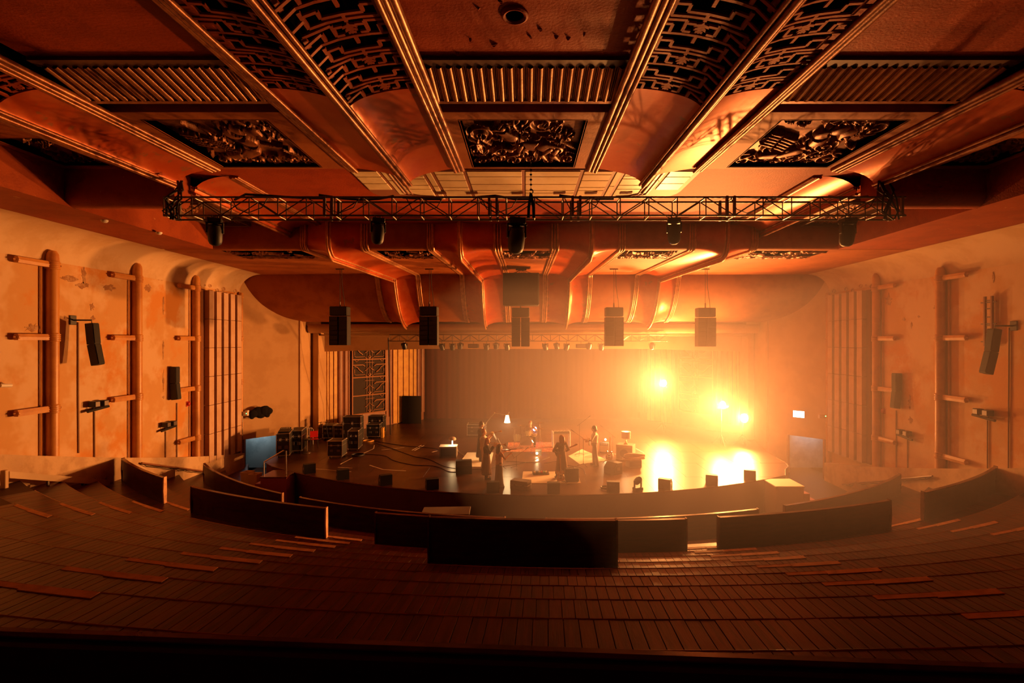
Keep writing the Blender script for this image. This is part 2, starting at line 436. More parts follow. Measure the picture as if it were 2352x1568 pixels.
# ---- relief panels ---------------------------------------------------------------
def relief_height(kind, nx, ny, seed):
    rs = np.random.RandomState(seed)
    asp = 1.25
    x, y = np.meshgrid(np.linspace(0, asp, nx), np.linspace(0, 1, ny)); H = np.zeros_like(x)
    def sm(a): return np.clip(a, 0, 1)**.5
    # swirling waves along the bottom and curls everywhere
    for i in range(15 if kind != 'far' else 8):
        cx, cy_, R = rs.uniform(.05, asp-.05), rs.uniform(.02, .98), rs.uniform(.10, .2)
        if i < 6: cx, cy_ = (i+.5)*asp/6, .08+.04*(i % 2)
        r = np.hypot(x-cx, y-cy_); th = np.arctan2(y-cy_, x-cx)
        sg = rs.choice([-1, 1]); m = r < R
        h = (.35+.35*np.cos(2*PI*(r/R*2.3)+sg*th))*sm(1.25-r/R)
        H = np.where(m, np.maximum(H, h), H)
    for i in range(9 if kind != 'far' else 5):
        cx, cy_, R = rs.uniform(.08, asp-.08), rs.uniform(.55, .95), rs.uniform(.06, .11)
        if kind == 'deer' and i == 0: cx, cy_, R = 1.02, .55, .14
        r = np.hypot(x-cx, y-cy_); th = np.arctan2(y-cy_, x-cx); pet = R*(.72+.28*np.cos(8*th))
        h = np.where(r < R*.28, .95-.2*np.cos(r/R*30), .55+.35*np.cos(8*th)*(r/R))*sm(1.3-r/R)
        H = np.where(r < pet, np.maximum(H, h), H)
    for i in range(26 if kind != 'far' else 12):                    # leaf strokes
        cx, cy_, a, ln = rs.uniform(0, asp), rs.uniform(.1, 1), rs.uniform(0, PI), rs.uniform(.07, .16)
        u = (x-cx)*math.cos(a)+(y-cy_)*math.sin(a); v = -(x-cx)*math.sin(a)+(y-cy_)*math.cos(a)+2*u*u
        wd = .030*np.clip(1-(u/ln)**2, 0, 1); h = .75*sm(1-np.abs(v)/(wd+1e-4))
        H = np.where((np.abs(u) < ln) & (np.abs(v) < wd), np.maximum(H, h), H)
    def limb(p, r0, r1, top=1.0):
        nonlocal H
        for (a, b), (c, d) in zip(p[:-1], p[1:]):
            L2 = (c-a)**2+(d-b)**2+1e-9; t = np.clip(((x-a)*(c-a)+(y-b)*(d-b))/L2, 0, 1)
            q = np.hypot(x-a-t*(c-a), y-b-t*(d-b)); R = r0+(r1-r0)*t
            H = np.where(q < R*1.25, np.where(q < R, top*(.55+.45*np.sqrt(np.clip(1-(q/R)**2, 0, 1))), .05), H)
    if kind == 'deer':
        limb([(.50, .62), (.62, .46), (.86, .42), (1.0, .36)], .085, .095); limb([(.36, .78), (.50, .62)], .05, .075); limb([(.30, .80), (.40, .80)], .028, .048)
        limb([(1.0, .36), (.98, .22), (1.06, .14)], .05, .02); limb([(.93, .38), (.84, .24), (.90, .16)], .045, .02)
        limb([(.58, .48), (.48, .36), (.40, .42)], .04, .02); limb([(.60, .45), (.56, .28), (.44, .24)], .038, .018); limb([(.37, .82), (.42, .92), (.52, .95)], .016, .01)
    if kind == 'swan':
        limb([(.46, .30), (.62, .34), (.72, .52), (.66, .68), (.78, .76), (.90, .72), (.92, .64)], .085, .06); limb([(.92, .66), (1.0, .58)], .03, .012)
        for i in range(5): limb([(.44, .36+.05*i), (.26-.01*i, .44+.055*i), (.10, .50+.05*i)], .03, .014, .85)
        limb([(.30, .22), (.5, .24), (.62, .32)], .06, .08)
    return H
def relief_panel(x0, x1, y0, y1, zc, kind, seed, depth=.12, nx=150, ny=96, parent=None, frame=True):
    H = relief_height(kind, nx, ny, seed)
    H[0, :] = H[-1, :] = 0; H[:, 0] = H[:, -1] = 0
    mb = MB(); X = np.linspace(x0, x1, nx); Y = np.linspace(y1, y0, ny)
    vs = [(X[i], Y[j], zc-H[j, i]*depth) for j in range(ny) for i in range(nx)]
    fs = [(j*nx+i, j*nx+i+1, (j+1)*nx+i+1, (j+1)*nx+i) for j in range(ny-1) for i in range(nx-1)]
    mb.put(vs, fs); o = mb.build('relief', 'bronze_relief', parent, 55, world=True)
    if frame:
        f = MB(); b = .05
        for (a, c, d, e) in ((x0-b, x1+b, y0-b, y0), (x0-b, x1+b, y1, y1+b), (x0-b, x0, y0, y1), (x1, x1+b, y0, y1)): f.bbox(a, c, d, e, zc-.16, zc+.02, .012)
        f.build('relief_frame', 'dark_moulding', parent, world=True)
    return o

def hexa(mb, xa0, xa1, ya, xb0, xb1, yb, z0, z1):
    mb.put([(xa0,ya,z0),(xa1,ya,z0),(xb1,yb,z0),(xb0,yb,z0),(xa0,ya,z1),(xa1,ya,z1),(xb1,yb,z1),(xb0,yb,z1)],
           [(3,2,1,0),(4,5,6,7),(0,1,5,4),(1,2,6,5),(2,3,7,6),(3,0,4,7)]); return mb
bays = [(-1.62, 1.62, 'deer', (-1.28, 1.18)), (4.33, 7.70, 'swan', (5.0, 7.45)), (-7.70, -4.33, 'swan', (-7.45, -5.05)), (9.85, 11.5, 'far', (10.1, 11.3)), (-11.5, -9.85, 'far', (-11.3, -10.1))]
flute_me = None
for bi, (xa, xb, kind, (ra, rb)) in enumerate(bays):
    wide = kind != 'far'
    def E(x, Y): return x*(sp(Y) if abs(x) < 11.4 else 1)
    up = struct('ceiling_panel', hexa(MB(), E(xa,-2.2), E(xb,-2.2), -2.2, E(xa,8.36), E(xb,8.36), 8.36, HA+.25, HA+.6), 'ceiling_red')
    band = empty('ceiling_frieze', (0, 0, 0)); band['kind'] = 'structure'
    hexa(MB(), E(xa,8.22), E(xb,8.22), 8.20, E(xa,8.40), E(xb,8.40), 8.40, HA+.19, HA+.30).build('moulding', 'dark_moulding', band)
    # flutes: half-round ribs sloping down towards the stage
    n = int((xb-xa)/.158); y0, y1, z0, z1 = 8.40, 9.20, HA+.20, HA+.03
    for i in range(n):
        x = xa+(xb-xa)*(i+.5)/n
        key = 'flute'
        if flute_me is None:
            mb = MB(); L_ = math.hypot(y1-y0, z1-z0)
            mb.lathe([(.052, 0), (.052, L_)], (0, 0, 0), 10, 'y', PI, PI)
            for s_ in (-1, 1): mb.lathe([(.013, 0), (.013, L_)], (s_*.066, 0, 0), 6, 'y', PI, PI)
            flute_me = mb.mesh('flute', 50); flute_me.materials.append(M['flute_copper'])
        o = bpy.data.objects.new('flute', flute_me); COL.objects.link(o); o.parent = band
        o.location = (E(x, 8.8), y0, z0); dx = E(x, y1)-E(x, y0)
        o.rotation_euler = (math.atan2(z1-z0, y1-y0), 0, -math.atan2(dx, y1-y0))
    hexa(MB(), E(xa,y0), E(xb,y0), y0, E(xa,y1), E(xb,y1), y1, HA+.24, HA+.30).build('backing', 'dark_moulding', band)
    hexa(MB(), E(xa,y1), E(xb,y1), y1, E(xa,y1+.1), E(xb,y1+.1), y1+.10, HA-.0, HA+.24).build('lip', 'gilt', band)
    band.location = (0, 0, EZ)
    # flange round the recessed relief
    fl = MB(); ya, yb = 9.64, P1; ry0, ry1 = (10.0, 12.68) if wide else (10.9, 12.6)
    hexa(fl, E(xa,ya), E(xb,ya), ya, E(xa,ry0), E(xb,ry0), ry0, HA, HA+.3)
    hexa(fl, E(xa,ry1), E(xb,ry1), ry1, E(xa,yb), E(xb,yb), yb, HA, HA+.3)
    hexa(fl, E(xa,ry0), ra, ry0, E(xa,ry1), ra, ry1, HA, HA+.3); hexa(fl, rb, E(xb,ry0), ry0, rb, E(xb,ry1), ry1, HA, HA+.3)
    fp = struct('ceiling_panel', fl, 'ceiling_low')
    relief_panel(ra, rb, ry0, ry1, HA+.16, kind, 3+bi, .15, parent=fp)
    if bi == 0:
        # ventilation roundel and curls of peeling paint
        MB().lathe([(.12, .02), (.13, -.03), (.16, -.045), (.19, -.03), (.195, .02)], (-.15, 7.15, HA+.25), 28).build('roundel', 'ceiling_red', up, 50, world=True)
        MB().lathe([(1e-4, -.012), (.125, -.012)], (-.15, 7.15, HA+.25), 24).build('roundel_shade', 'dark_depth', up, world=True)  # flat black disc, the dark of the opening painted on
        for k, (fx, fy) in enumerate([(-.62,7.0),(-.55,6.6),(.25,7.5),(.42,7.62),(.6,7.66),(-.85,7.7),(-.42,7.85),(.85,7.55),(.1,7.7),(-.3,6.9),(-1.1,8.1)]):
            a = random.uniform(0, 6.28); ln = random.uniform(.05, .12); mb = MB()
            c, s_ = math.cos(a), math.sin(a)
            g = lambda u, v: (fx+c*u*ln-s_*v*.03*math.sin(PI*u)**.5, fy+s_*u*ln+c*v*.03*math.sin(PI*u)**.5, HA+.25-.002-(.022*(v+.5)**2*math.sin(PI*u)+.012*math.sin(PI*u)*(v+.5)))
            mb.grid(g, lin(0, 1, 6), lin(-.5, .7, 4)); mb.build('paint_flake', 'ceiling_red', up, world=True)

# ---- second coffer with the laylight
sec2 = MB(); hexa(sec2, -11.5, 11.5, P1, -11.5, 11.5, P2, HA+.02, HA+.3)
c2 = struct('ceiling_coffer', sec2, 'ceiling_red')
lay = empty('ceiling_laylight', (0, 0, 0)); lay['kind'] = 'structure'
lay['label'] = 'cream glass laylight with dark deco leading behind the near ceiling coffer'
def laypoly(x0, x1, y0, y1, r):
    p = [(x0, y0), (x1, y0)]+[(x1-r+r*math.cos(a), y1-r+r*math.sin(a)) for a in lin(0, PI/2, 6)]+[(x0+r-r*math.cos(a), y1-r+r*math.sin(a)) for a in lin(PI/2, 0, 6)]
    return p
MB().prism(laypoly(-4.42, 4.42, P1+.02, 15.45, .8), HA-.02, HA+.02, 'z').build('leading', 'lay_lead', lay)
zone = [(-4.40,-3.72,[12.86,13.30,13.86,14.44]), (-3.66,-3.44,[12.86,13.6,14.9]), (-3.38,-2.62,[12.86,13.22,13.46,14.0,14.36,15.36]), (-2.56,-2.38,[12.86,14.1,15.4]),
        (-2.32,-1.56,[12.86,13.12,13.6,14.2,14.5,15.4]), (-1.50,-.08,[12.86,13.28,13.92,14.48,14.74,15.4])]
zone += [(-.1-b, -.1-a, r) for a, b, r in zone]
for a, b, ys in zone:
    for y0, y1 in zip(ys[:-1], ys[1:]): MB().bbox(a+.02, b-.02, y0+.02, y1-.02, HA-.045, HA-.015, .008).build('pane', 'lay_glass', lay)
for s_ in (-1, 1):                                                     # curved deco rails
    for k in range(3):
        MB().tube([(s_*(3.25+.11*k)+s_*.3*math.sin(t*PI)*0, y, HA-.06) for t, y in ((0, 13.0), (.5, 13.9), (1, 14.8))]+[(s_*(3.25+.11*k-.25), 15.0, HA-.06), (s_*(3.25+.11*k-.6), 15.05, HA-.06)], .018, 5).build('deco_rail', 'lay_lead', lay)
for xx in (-2.6, -1.7, -.4, .8, 1.7, 2.7):
    for k in range(3):
        MB().tube([(xx, 14.62+.07*k, HA-.06), (xx+.22, 14.62+.07*k, HA-.06), (xx+.34, 14.57+.07*k, HA-.06)], .014, 5).build('deco_rail', 'lay_lead', lay)
lay.location = (0, 0, EZ)
for s_ in (-1, 1):
    relief_panel(min(s_*9.95, s_*11.3), max(s_*9.95, s_*11.3), 15.6, 18.5, HA+.0, 'far', 20+s_, .12, 70, 60, parent=c2)

# ---- beams of the second coffer's sides and of the stage ceiling
PROF = cusp(8)
def swept_beam(path, name='ceiling_beam', r=.04, mt='gilt'):
    root = empty(name, (0, 0, 0)); root['kind'] = 'structure'
    sweep(path, PROF).build('cove', 'copper_paint', root, 45)
    for u, off, rr_ in ((-1.0, .03, r*1.3), (-1.09, .025, r), (-1.17, .02, r), (1.0, .03, r*1.3), (1.09, .025, r), (1.17, .02, r), (-.05, .02, r), (0, .05, r*1.15), (.05, .02, r)):
        rib(path, u, off, rr_).build('moulding', mt, root, 60)
    root.location = (0, 0, EZ); return root
for s_ in (-1, 1):
    pa = [((y, HA+.02), (0, -1), tuple(s_*a for a in ((7.7, 8.65, 9.7) if s_ > 0 else (9.7, 8.65, 7.7))), .42) for y in (P1+.62, 15, 17, P2)]
    swept_beam(pa)
BE = lambda Y: 26.2+2.5
def stage_path(xl, xr_, xo):
    """down the fascia, along the low ceiling, over the bullnose"""
    pa = []; D = .36
    def fx(Y):
        k = 1+.085*(26-min(Y, 26.0))/7.1
        return (xl*k, xr_*k, xo*k)
    for z in (HA+.3, HB+.7, HB+.4): pa.append(((P2, z), (-1, 0), fx(P2), D))
    for a in lin(.15, PI/2-.1, 7): pa.append(((P2+.25-.25*math.cos(a), HB+.25-.25*math.sin(a)), (-math.cos(a), -math.sin(a)), fx(P2), D))
    for y in (19.4, 20.5, 22, 24, 25.3, 25.8): pa.append(((y, HB), (0, -1), fx(y), D))
    # concave turn onto the bullnose face
    pa.append(((26.0, HB-.02), (-.35, -.94), fx(26), D)); pa.append(((26.08, HB-.2), (-.85, -.5), fx(26), D))
    for a in lin(.16, PI/2-.05, 10):
        y, z = 28.6-2.5*math.cos(a), HB-2.3*math.sin(a)**1.4; n = Vector((-math.cos(a)/2.5, -math.sin(a)/2.3)).normalized()
        pa.append(((y, z), (n.x, n.y), fx(26), D))
    return pa
for (l, r_, o_) in ((-7.46, -6.6, -5.55), (-3.15, -2.2, -1.05), (1.1, 2.22, 3.2), (5.75, 6.75, 7.7)): swept_beam(stage_path(l, r_, o_), mt='gilt_bright')
for i, (a, b) in enumerate(((-11.4, -8.4), (-5.6, -3.65), (-1.15, 1.2), (3.6, 5.75), (8.3, 11.4))):
    relief_panel(a, b, 19.25, 20.9, HB-.0, 'far', 40+i, .09, 80, 44, parent=ceilB, frame=False)

# ---- bullnose over the stage, proscenium head
bp = [(28.6-2.5*math.cos(a), HB-2.3*math.sin(a)**1.4) for a in lin(0, PI/2, 20)]+[(30.7, 1.1), (30.7, HA), (26.1, HA)]
bull = struct('ceiling_bullnose', MB().prism(bp, XL-.3, XR+.3, 'x'), 'ceiling_low', 50)
hx0, hx1 = -12.5, 13.4
head = MB().lathe([(.27, hx0+.25), (.27, hx1-.25)], (0, 29.15, .74), 20, 'x')
struct('trim_head', head, 'cream_wall', 50, bull)
for k in range(3): struct('fillet', MB().bbox(hx0+.9-.12*k, hx1-.9+.12*k, 29.3+.14*k, 30.6, .46-.07*k, .52-.07*k, .015), 'cream_wall', None, bull)
for s_, xx in ((1, hx0), (-1, hx1)):
    struct('scroll', MB().prism([(xx+s_*a, z) for a, z in ((0, .98), (.18, .9), (.3, .72), (.55, .66), (.7, .52), (.95, .42), (.95, 1.1), (0, 1.1))], 29.0, 30.5, 'y'), 'cream_wall', 40, bull)
pel = MB(); pel.prism([(-12.7, -.62), (-6.0, -.44), (6.9, -.44), (13.6, -.62), (13.6, 1.1), (-12.7, 1.1)], 30.5, 30.72, 'y')
struct('wall_pelmet', pel, 'cream_wall')
struct('ceiling_stagehouse', MB().box(-14, 15, 30.7, 39, 1.5, 1.8), 'black_cloth')

# ---- splay walls beside the stage with their doorways
def splay(name, sgn, xw, x1):
    pl = [(xw, P3), (xw+(x1-xw)*.32, P3+.85), (xw+(x1-xw)*.68, P3+1.65), (x1, P3+2.3)]
    ob = [(xw-sgn*.5, P3+.2), (x1-sgn*.5, P3+2.9)]
    def lerp(t):
        t *= 3; i = min(2, int(t)); f = t-i; return (pl[i][0]+(pl[i+1][0]-pl[i][0])*f, pl[i][1]+(pl[i+1][1]-pl[i][1])*f)
    mb = MB()
    def piece(t0, t1, z0, z1):
        ts = [t0]+[t for t in (1/3, 2/3) if t0 < t < t1]+[t1]
        a = [lerp(t) for t in ts]; b = [(p[0]-sgn*.22, p[1]+.22) for p in a][::-1]
        mb.prism(a+b, z0, z1, 'z')
    piece(0, 1, -5.0, HB+.2); piece(0, .06, ZF, -5.0); piece(.62, 1, ZF, -5.0)
    o = struct(name, mb, 'cream_wall', 30)
    # corridor behind the doorway
    a, b = lerp(.06), lerp(.62); d = .9
    cor = MB()
    x_out, x_in = a[0]-sgn*.3, b[0]+sgn*.1
    lo, hi = min(x_out-sgn*1.4, x_in), max(x_out-sgn*1.4, x_in)
    cor.box(lo, hi, b[1]+1.0, b[1]+1.1, ZF, -4.6)
    cor.prism([(a[0]-sgn*.24, a[1]+.24), (b[0]-sgn*.24, b[1]+.24), (x_in, b[1]+1.1), (x_out-sgn*1.4, b[1]+1.1), (x_out-sgn*1.4, a[1]+.3)], -4.6, -4.5, 'z')
    xo_ = x_out-sgn*1.4; cor.box(min(xo_, xo_-sgn*.1), max(xo_, xo_-sgn*.1), a[1]+.1, b[1]+1.1, ZF, -4.5)
    xi_ = x_in; cor.box(min(xi_, xi_+sgn*.1), max(xi_, xi_+sgn*.1), b[1]+.24, b[1]+1.1, ZF, -4.5)
    cw = struct('wall_corridor', cor, 'corridor')
    fr = MB()
    for p in (lerp(.07), lerp(.61)): fr.box(p[0]-.05, p[0]+.05, p[1]-.06, p[1]+.1, ZF, -4.98)
    struct('door_1' if sgn > 0 else 'door_2', fr, 'brown_column')
    # fluorescent fitting on the corridor ceiling
    t = empty('corridor_light', (a[0]-sgn*.35, b[1]+.62, -4.63), 0, 'cool white tube light inside the doorway beside the '+('flight cases' if sgn > 0 else 'green exit sign'), 'light')
    MB().bbox(-.6, .6, -.06, .06, -.05, .02, .01).build('housing', 'white_paint', t); MB().tube([(-.56, 0, -.07), (.56, 0, -.07)], .02, 8).build('tube', 'tube_glow', t)
    ld = bpy.data.lights.new('tube_light', 'AREA'); ld.shape = 'RECTANGLE'; ld.size = 1.1; ld.size_y = .06; ld.energy = 9; ld.color = (.84, .94, 1.0)
    lo_ = bpy.data.objects.new('tube_light', ld); COL.objects.link(lo_); lo_.parent = t; lo_.location = (0, 0, -.10)
    return o
splay('wall_splay_left', 1, XL, -12.35); splay('wall_splay_right', -1, XR, 13.25)
# recessed jambs and quarter-round pilasters
for s_, xj in ((1, -12.35), (-1, 13.25)):
    jm = MB().box(min(xj-s_*.6, xj-s_*.02), max(xj-s_*.6, xj-s_*.02), P3+2.2, 31.0, ZF, 1.2)
    struct('wall_jamb_left' if s_ > 0 else 'wall_jamb_right', jm, 'cream_wall')
    pr = [(xj-s_*.1, 30.7)]+[(xj+s_*(.38-.42*math.cos(a)), 29.95-.42*math.sin(a)) for a in lin(0, PI*.55, 9)]+[(xj+s_*.42, 30.7)]
    struct('pilaster', MB().prism(pr, ZS, 1.1, 'z'), 'cream_wall', 40, COL.objects['wall_jamb_left' if s_ > 0 else 'wall_jamb_right'])

# ---- inner splay walls with panels, columns and the organ grille
def inner_wall(sgn, x0, x1, nm):
    """from the jamb (x0, 30.7) to the curtain (x1, 37.3)"""
    A, B = Vector((x0, 30.7)), Vector((x1, 37.3)); d = (B-A); Ln = d.length; d.normalize(); nrm = Vector((d.y, -d.x))*(1 if sgn > 0 else -1)
    ang = math.atan2(d.y, d.x)
    def P(s, off): q = A+d*s+nrm*off; return (q.x, q.y)
    mb = MB(); mb.prism([P(-.6, 0), P(Ln, 0), P(Ln, -.3), P(-.6, -.3)], ZF, 1.5, 'z'); wl = struct(nm, mb, 'brown_column')
    z0, z1 = -5.1, .4
    def sc_(px):                                     # picture column of the far-left wall -> distance along the wall
        k = (px-CX)/FPX; xs, ys = x0 if sgn > 0 else -x0+.9, 30.7
        dx, dy = (d.x, d.y) if sgn > 0 else (-d.x, d.y)
        return (k*ys-xs)/(dx-k*dy)
    def panel(a, b, off, mt, name='panel', z=z0):
        s0, s1 = sc_(a), sc_(b); q = [P(s0, 0), P(s1, 0), P(s1, off), P(s0, off)]
        struct(name, MB().prism(q, z, z1, 'z'), mt, None, wl)
    def column(a, b, mt='brown_column'):
        s0, s1 = sc_(a), sc_(b); c = (s0+s1)/2; r = (s1-s0)/2
        q = [P(c-r*math.cos(t), .55*r*math.sin(t)) for t in lin(0, PI, 9)]
        struct('column', MB().prism(q, z0, z1, 'z'), mt, 40, wl)
    for a, b in ((726.5,730), (731,734.5), (735.5,739.5)): panel(a, b, .16, 'cream_wall', 'fillet')
    for a, b in ((742,748), (750,754), (756,763.5), (766,773)): panel(a, b, .07, 'yellow_panel')
    for a, b in ((775,788), (789,799), (800,805)): column(a, b)
    for a, b in ((885,893), (893.5,901)): column(a, b)
    for a, b in ((902,911), (913,924), (926,937), (939,947), (949,955)): panel(a, b, .07, 'yellow_panel', z=ZS+.05)
    for a, b in ((957,965), (966,975)): column(a, b)
    # the grille, a thing of its own
    s0, s1 = sc_(806.5), sc_(883); w_ = s1-s0; H_ = 5.0
    c = P(s0, .05)
    t = empty('organ_grille', (c[0], c[1], -4.65), ang, 'tall gilt deco metal grille %s beside the curtain' % ('above the flight cases' if sgn > 0 else 'lost in the floodlight glare'), 'grille')
    f = 1 if sgn > 0 else -1
    MB().box(0, w_, -.02*f-.01, .02, 0, H_).build('backing', 'grille_dark', t)
    def bar(p, r=.028, nm='bar'): MB().tube([(x*w_, -.09*f, z*H_) for x, z in p], r, 5).build(nm, 'grille_gold', t)
    for x in (0, 1): bar([(x, 0), (x, 1)], .05, 'frame')
    for z in (.0, .235, .47, .70, .98): bar([(0, z), (1, z)], .04, 'rail')
    for x in (.42, .5, .58): bar([(x, .02), (x, .97)], .014)
    for r0 in (.0, .235, .47, .70):
        hgt = .235
        for sx in (0, 1):
            if r0 < .4 and sx == 0: continue
            g = (lambda u: 1-u) if sx else (lambda u: u)
            bar([(g(0), r0+.68*hgt), (g(.30), r0+.68*hgt), (g(.36), r0+.6*hgt)], .035)
            bar([(g(.05), r0+.62*hgt), (g(.14), r0+.55*hgt), (g(.2), r0+.4*hgt), (g(.3), r0+.25*hgt)], .032)
            bar([(g(.05), r0+.2*hgt), (g(.1), r0+.14*hgt), (g(.36), r0+.14*hgt), (g(.42), r0+.02*hgt)], .018)
            bar([(g(.06), r0+.45*hgt), (g(.06), r0+.25*hgt)], .022); bar([(g(.18), r0+.95*hgt), (g(.12), r0+.85*hgt), (g(.06), r0+.95*hgt)], .02)
        bar([(.36, r0+.35*hgt), (.45, r0+.45*hgt), (.5, r0+.6*hgt), (.55, r0+.45*hgt), (.64, r0+.35*hgt)], .02)
        bar([(.5, r0+.05*hgt), (.46, r0+.14*hgt), (.5, r0+.24*hgt), (.54, r0+.14*hgt), (.5, r0+.05*hgt)], .024)
        bar([(.36, r0+.8*hgt), (.64, r0+.8*hgt)], .016)
    return wl
inner_wall(1, -12.5, -7.4, 'wall_inner_left'); inner_wall(-1, 13.4, 8.3, 'wall_inner_right')
struct('wall_stage_back', MB().box(-9, 10, 37.9, 38.2, ZF, 1.8), 'black_cloth')
cur = MB()
cx_ = lin(-7.7, 8.6, 240)
cur.grid(lambda x, z: (x, 37.55+.018*math.sin(x*7.3+2*math.sin(x*.9))+.014*math.sin(x*17.1+3*math.sin(x*.6))+.03*math.sin(x*3.1), z), cx_, [ZS+.02, -4, -2, .9])
cur.grid(lambda x, z: (x, 37.62+.018*math.sin(x*7.3+2*math.sin(x*.9))+.014*math.sin(x*17.1+3*math.sin(x*.6))+.03*math.sin(x*3.1), z), cx_, [ZS+.02, .9])
tag(cur.build('stage_curtain', 'curtain', None, 80, world=True), 'wide black pleated curtain hanging across the back of the stage', 'curtain')

# ---- stage
SXC, SYC, SR = .9, 38.3, 19.4
def stage_front(x): return SYC-math.sqrt(SR*SR-(x-SXC)**2)
outline = [(x, stage_front(x)) for x in lin(-10.9, 11.0, 60)]+[(11.5, 22.75), (11.95, 23.35), (12.15, 24.1), (12.2, 25.0), (12.8, 28.2), (13.5, 30.7), (8.3, 37.9), (-7.4, 37.9), (-12.6, 30.7), (-12.4, 28.4), (-12.45, 25.2), (-12.35, 24.5), (-12.0, 23.8), (-11.5, 23.3)]
stg = MB(); stg.prism(outline, ZF, ZS-.012, 'z'); stage = struct('floor_stage', stg, 'stage_edge')
stg2 = MB(); stg2.prism(outline, ZS-.012, ZS-.005, 'z'); stg2.build('deck', 'stage_board', stage, world=True)
edge = MB(); edge.tube([(x, y, ZS-.02) for x, y in outline[-4:]+outline[:64]], .022, 6); edge.build('stage_nosing', 'alu' if 0 else 'bench_cap', stage, 60, world=True)
bw, bl = 1.22, 2.44
board_me = MB().bbox(-bw/2+.004, bw/2-.004, -bl/2+.004, bl/2-.004, -.012, 0, .003).mesh('stage_board'); board_me.materials.append(M['stage_board'])
def inside(x, y):
    if y > 30.7: 
        t = (y-30.7)/7.2; return -12.6+5.2*t < x < 13.5-5.2*t
    if y > 25: return -12.4 < x < 12.3
    return y > stage_front(x) and -11.2 < x < 11.2 if abs(x) < 12 else False
brow = 0; yy = 19.0
def board_poly(x0, x1, y0, y1):
    """rectangle cut to the curved front"""
    pts = []
    for x in lin(x0, x1, 6): pts.append((x, max(y0, stage_front(x)+.03 if abs(x-SXC) < 12.2 else y0)))
    return pts+[(x1, y1), (x0, y1)]
while yy < 37.5:
    xx = -12.2-(brow % 2)*.61
    while xx < 13:
        c = [(xx, yy), (xx+bw, yy), (xx, yy+bl), (xx+bw, yy+bl)]; ins = [inside(*q) for q in c]
        if all(ins):
            o = bpy.data.objects.new('board', board_me); COL.objects.link(o); o.parent = stage; o.location = (xx+bw/2, yy+bl/2, ZS+EZ)
        elif any(ins) and yy < 25 and ins[2] and ins[3]:
            p = board_poly(xx+.004, xx+bw-.004, yy+.004, yy+bl-.004)
            MB().prism(p, ZS-.012, ZS, 'z').build('board', 'stage_board', stage, world=True)
        xx += bw
    yy += bl; brow += 1

# ---- stepped seating tiers (concentric arcs about a point behind the stage)
TXC, TYC = 1.3, 33.85
TR, TT = .3135, .95
def tz(k): return -1.99-TR*k
def tR(k): return TYC-3.3-TT*k
def arcY(R, x): return TYC-math.sqrt(max(R*R-(x-TXC)**2, 0))
AISLES = [(-11.1, -9.65), (-5.3, -3.92), (3.62, 5.02), (9.35, 10.9)]
for k in range(-5, 15):
    R0, R1 = tR(k), tR(k)+TT
    xs = lin(XL+.005, XR-.005, 70)
    front = [(x, arcY(R0, x)) for x in xs]; back = [(x, max(arcY(R1+.05, x), -2.15)) for x in xs]
    mb = MB(); mb.prism(front+back[::-1], ZF, tz(k)-.022, 'z')
    tier = struct('floor_tier', mb, 'wood_base')
    if k < 0 and k > -3 or k >= 10 or k <= -3:
        MB().prism(front+back[::-1], tz(k)-.022, tz(k), 'z').build('boarding', 'wood_step', tier, world=True); 
        if k >= 10 or k < -1: continue
    wp = .125 if k < 7 else .15
    pm = MB().bbox(-wp/2+.002, wp/2-.002, -.012, TT+.03, -.022, 0, .002).mesh('plank'); pm.materials.append(M['wood_step'])
    if k >= 0:
        yl = arcY(R0, -8)
        x = -1.12*arcY(R0, -.9*arcY(R0, 0))-.6; xe = 1.10*arcY(R0, .9*arcY(R0, 0))+.6
        x = max(x, XL+.1); xe = min(xe, XR-.1)
        th0, th1 = math.asin((x-TXC)/R0), math.asin((xe-TXC)/R0); n = int((th1-th0)*R0/wp)
        for i in range(n):
            th = th0+(i+.5)*wp/R0
            o = bpy.data.objects.new('plank', pm); COL.objects.link(o); o.parent = tier
            o.location = (TXC+R0*math.sin(th), TYC-R0*math.cos(th), tz(k)+EZ+random.uniform(-.0015, .0015)); o.rotation_euler = (0, 0, th+PI)
        xs3 = [x_ for x_ in lin(x, xe, 60)]
        MB().tube([(x_, arcY(R0-.004, x_), tz(k)-.006) for x_ in xs3], .013, 6).build('nosing_trim', 'nosing_trim', tier, 60, world=True)
        # pale nosing strips on the aisles
        for ai, (a, b) in enumerate(AISLES):
            if ai in (0, 3) and not 4 <= k <= 9 or k == 0: continue
            j = random.uniform(-.06, .06); m_ = (a+b)/2
            for (p, q, w_, e_) in ((a+j, m_+.12, .085, .006), (m_-.1, b+j, .11, .010)):
                xs2 = lin(p, q, 8)
                pl = [(x_, arcY(R0, x_)-.004) for x_ in xs2]+[(x_, arcY(R0+w_, x_)) for x_ in xs2[::-1]]
                MB().prism(pl, tz(k)-.002, tz(k)+e_, 'z').build('nosing', 'nosing_strip', tier, world=True)

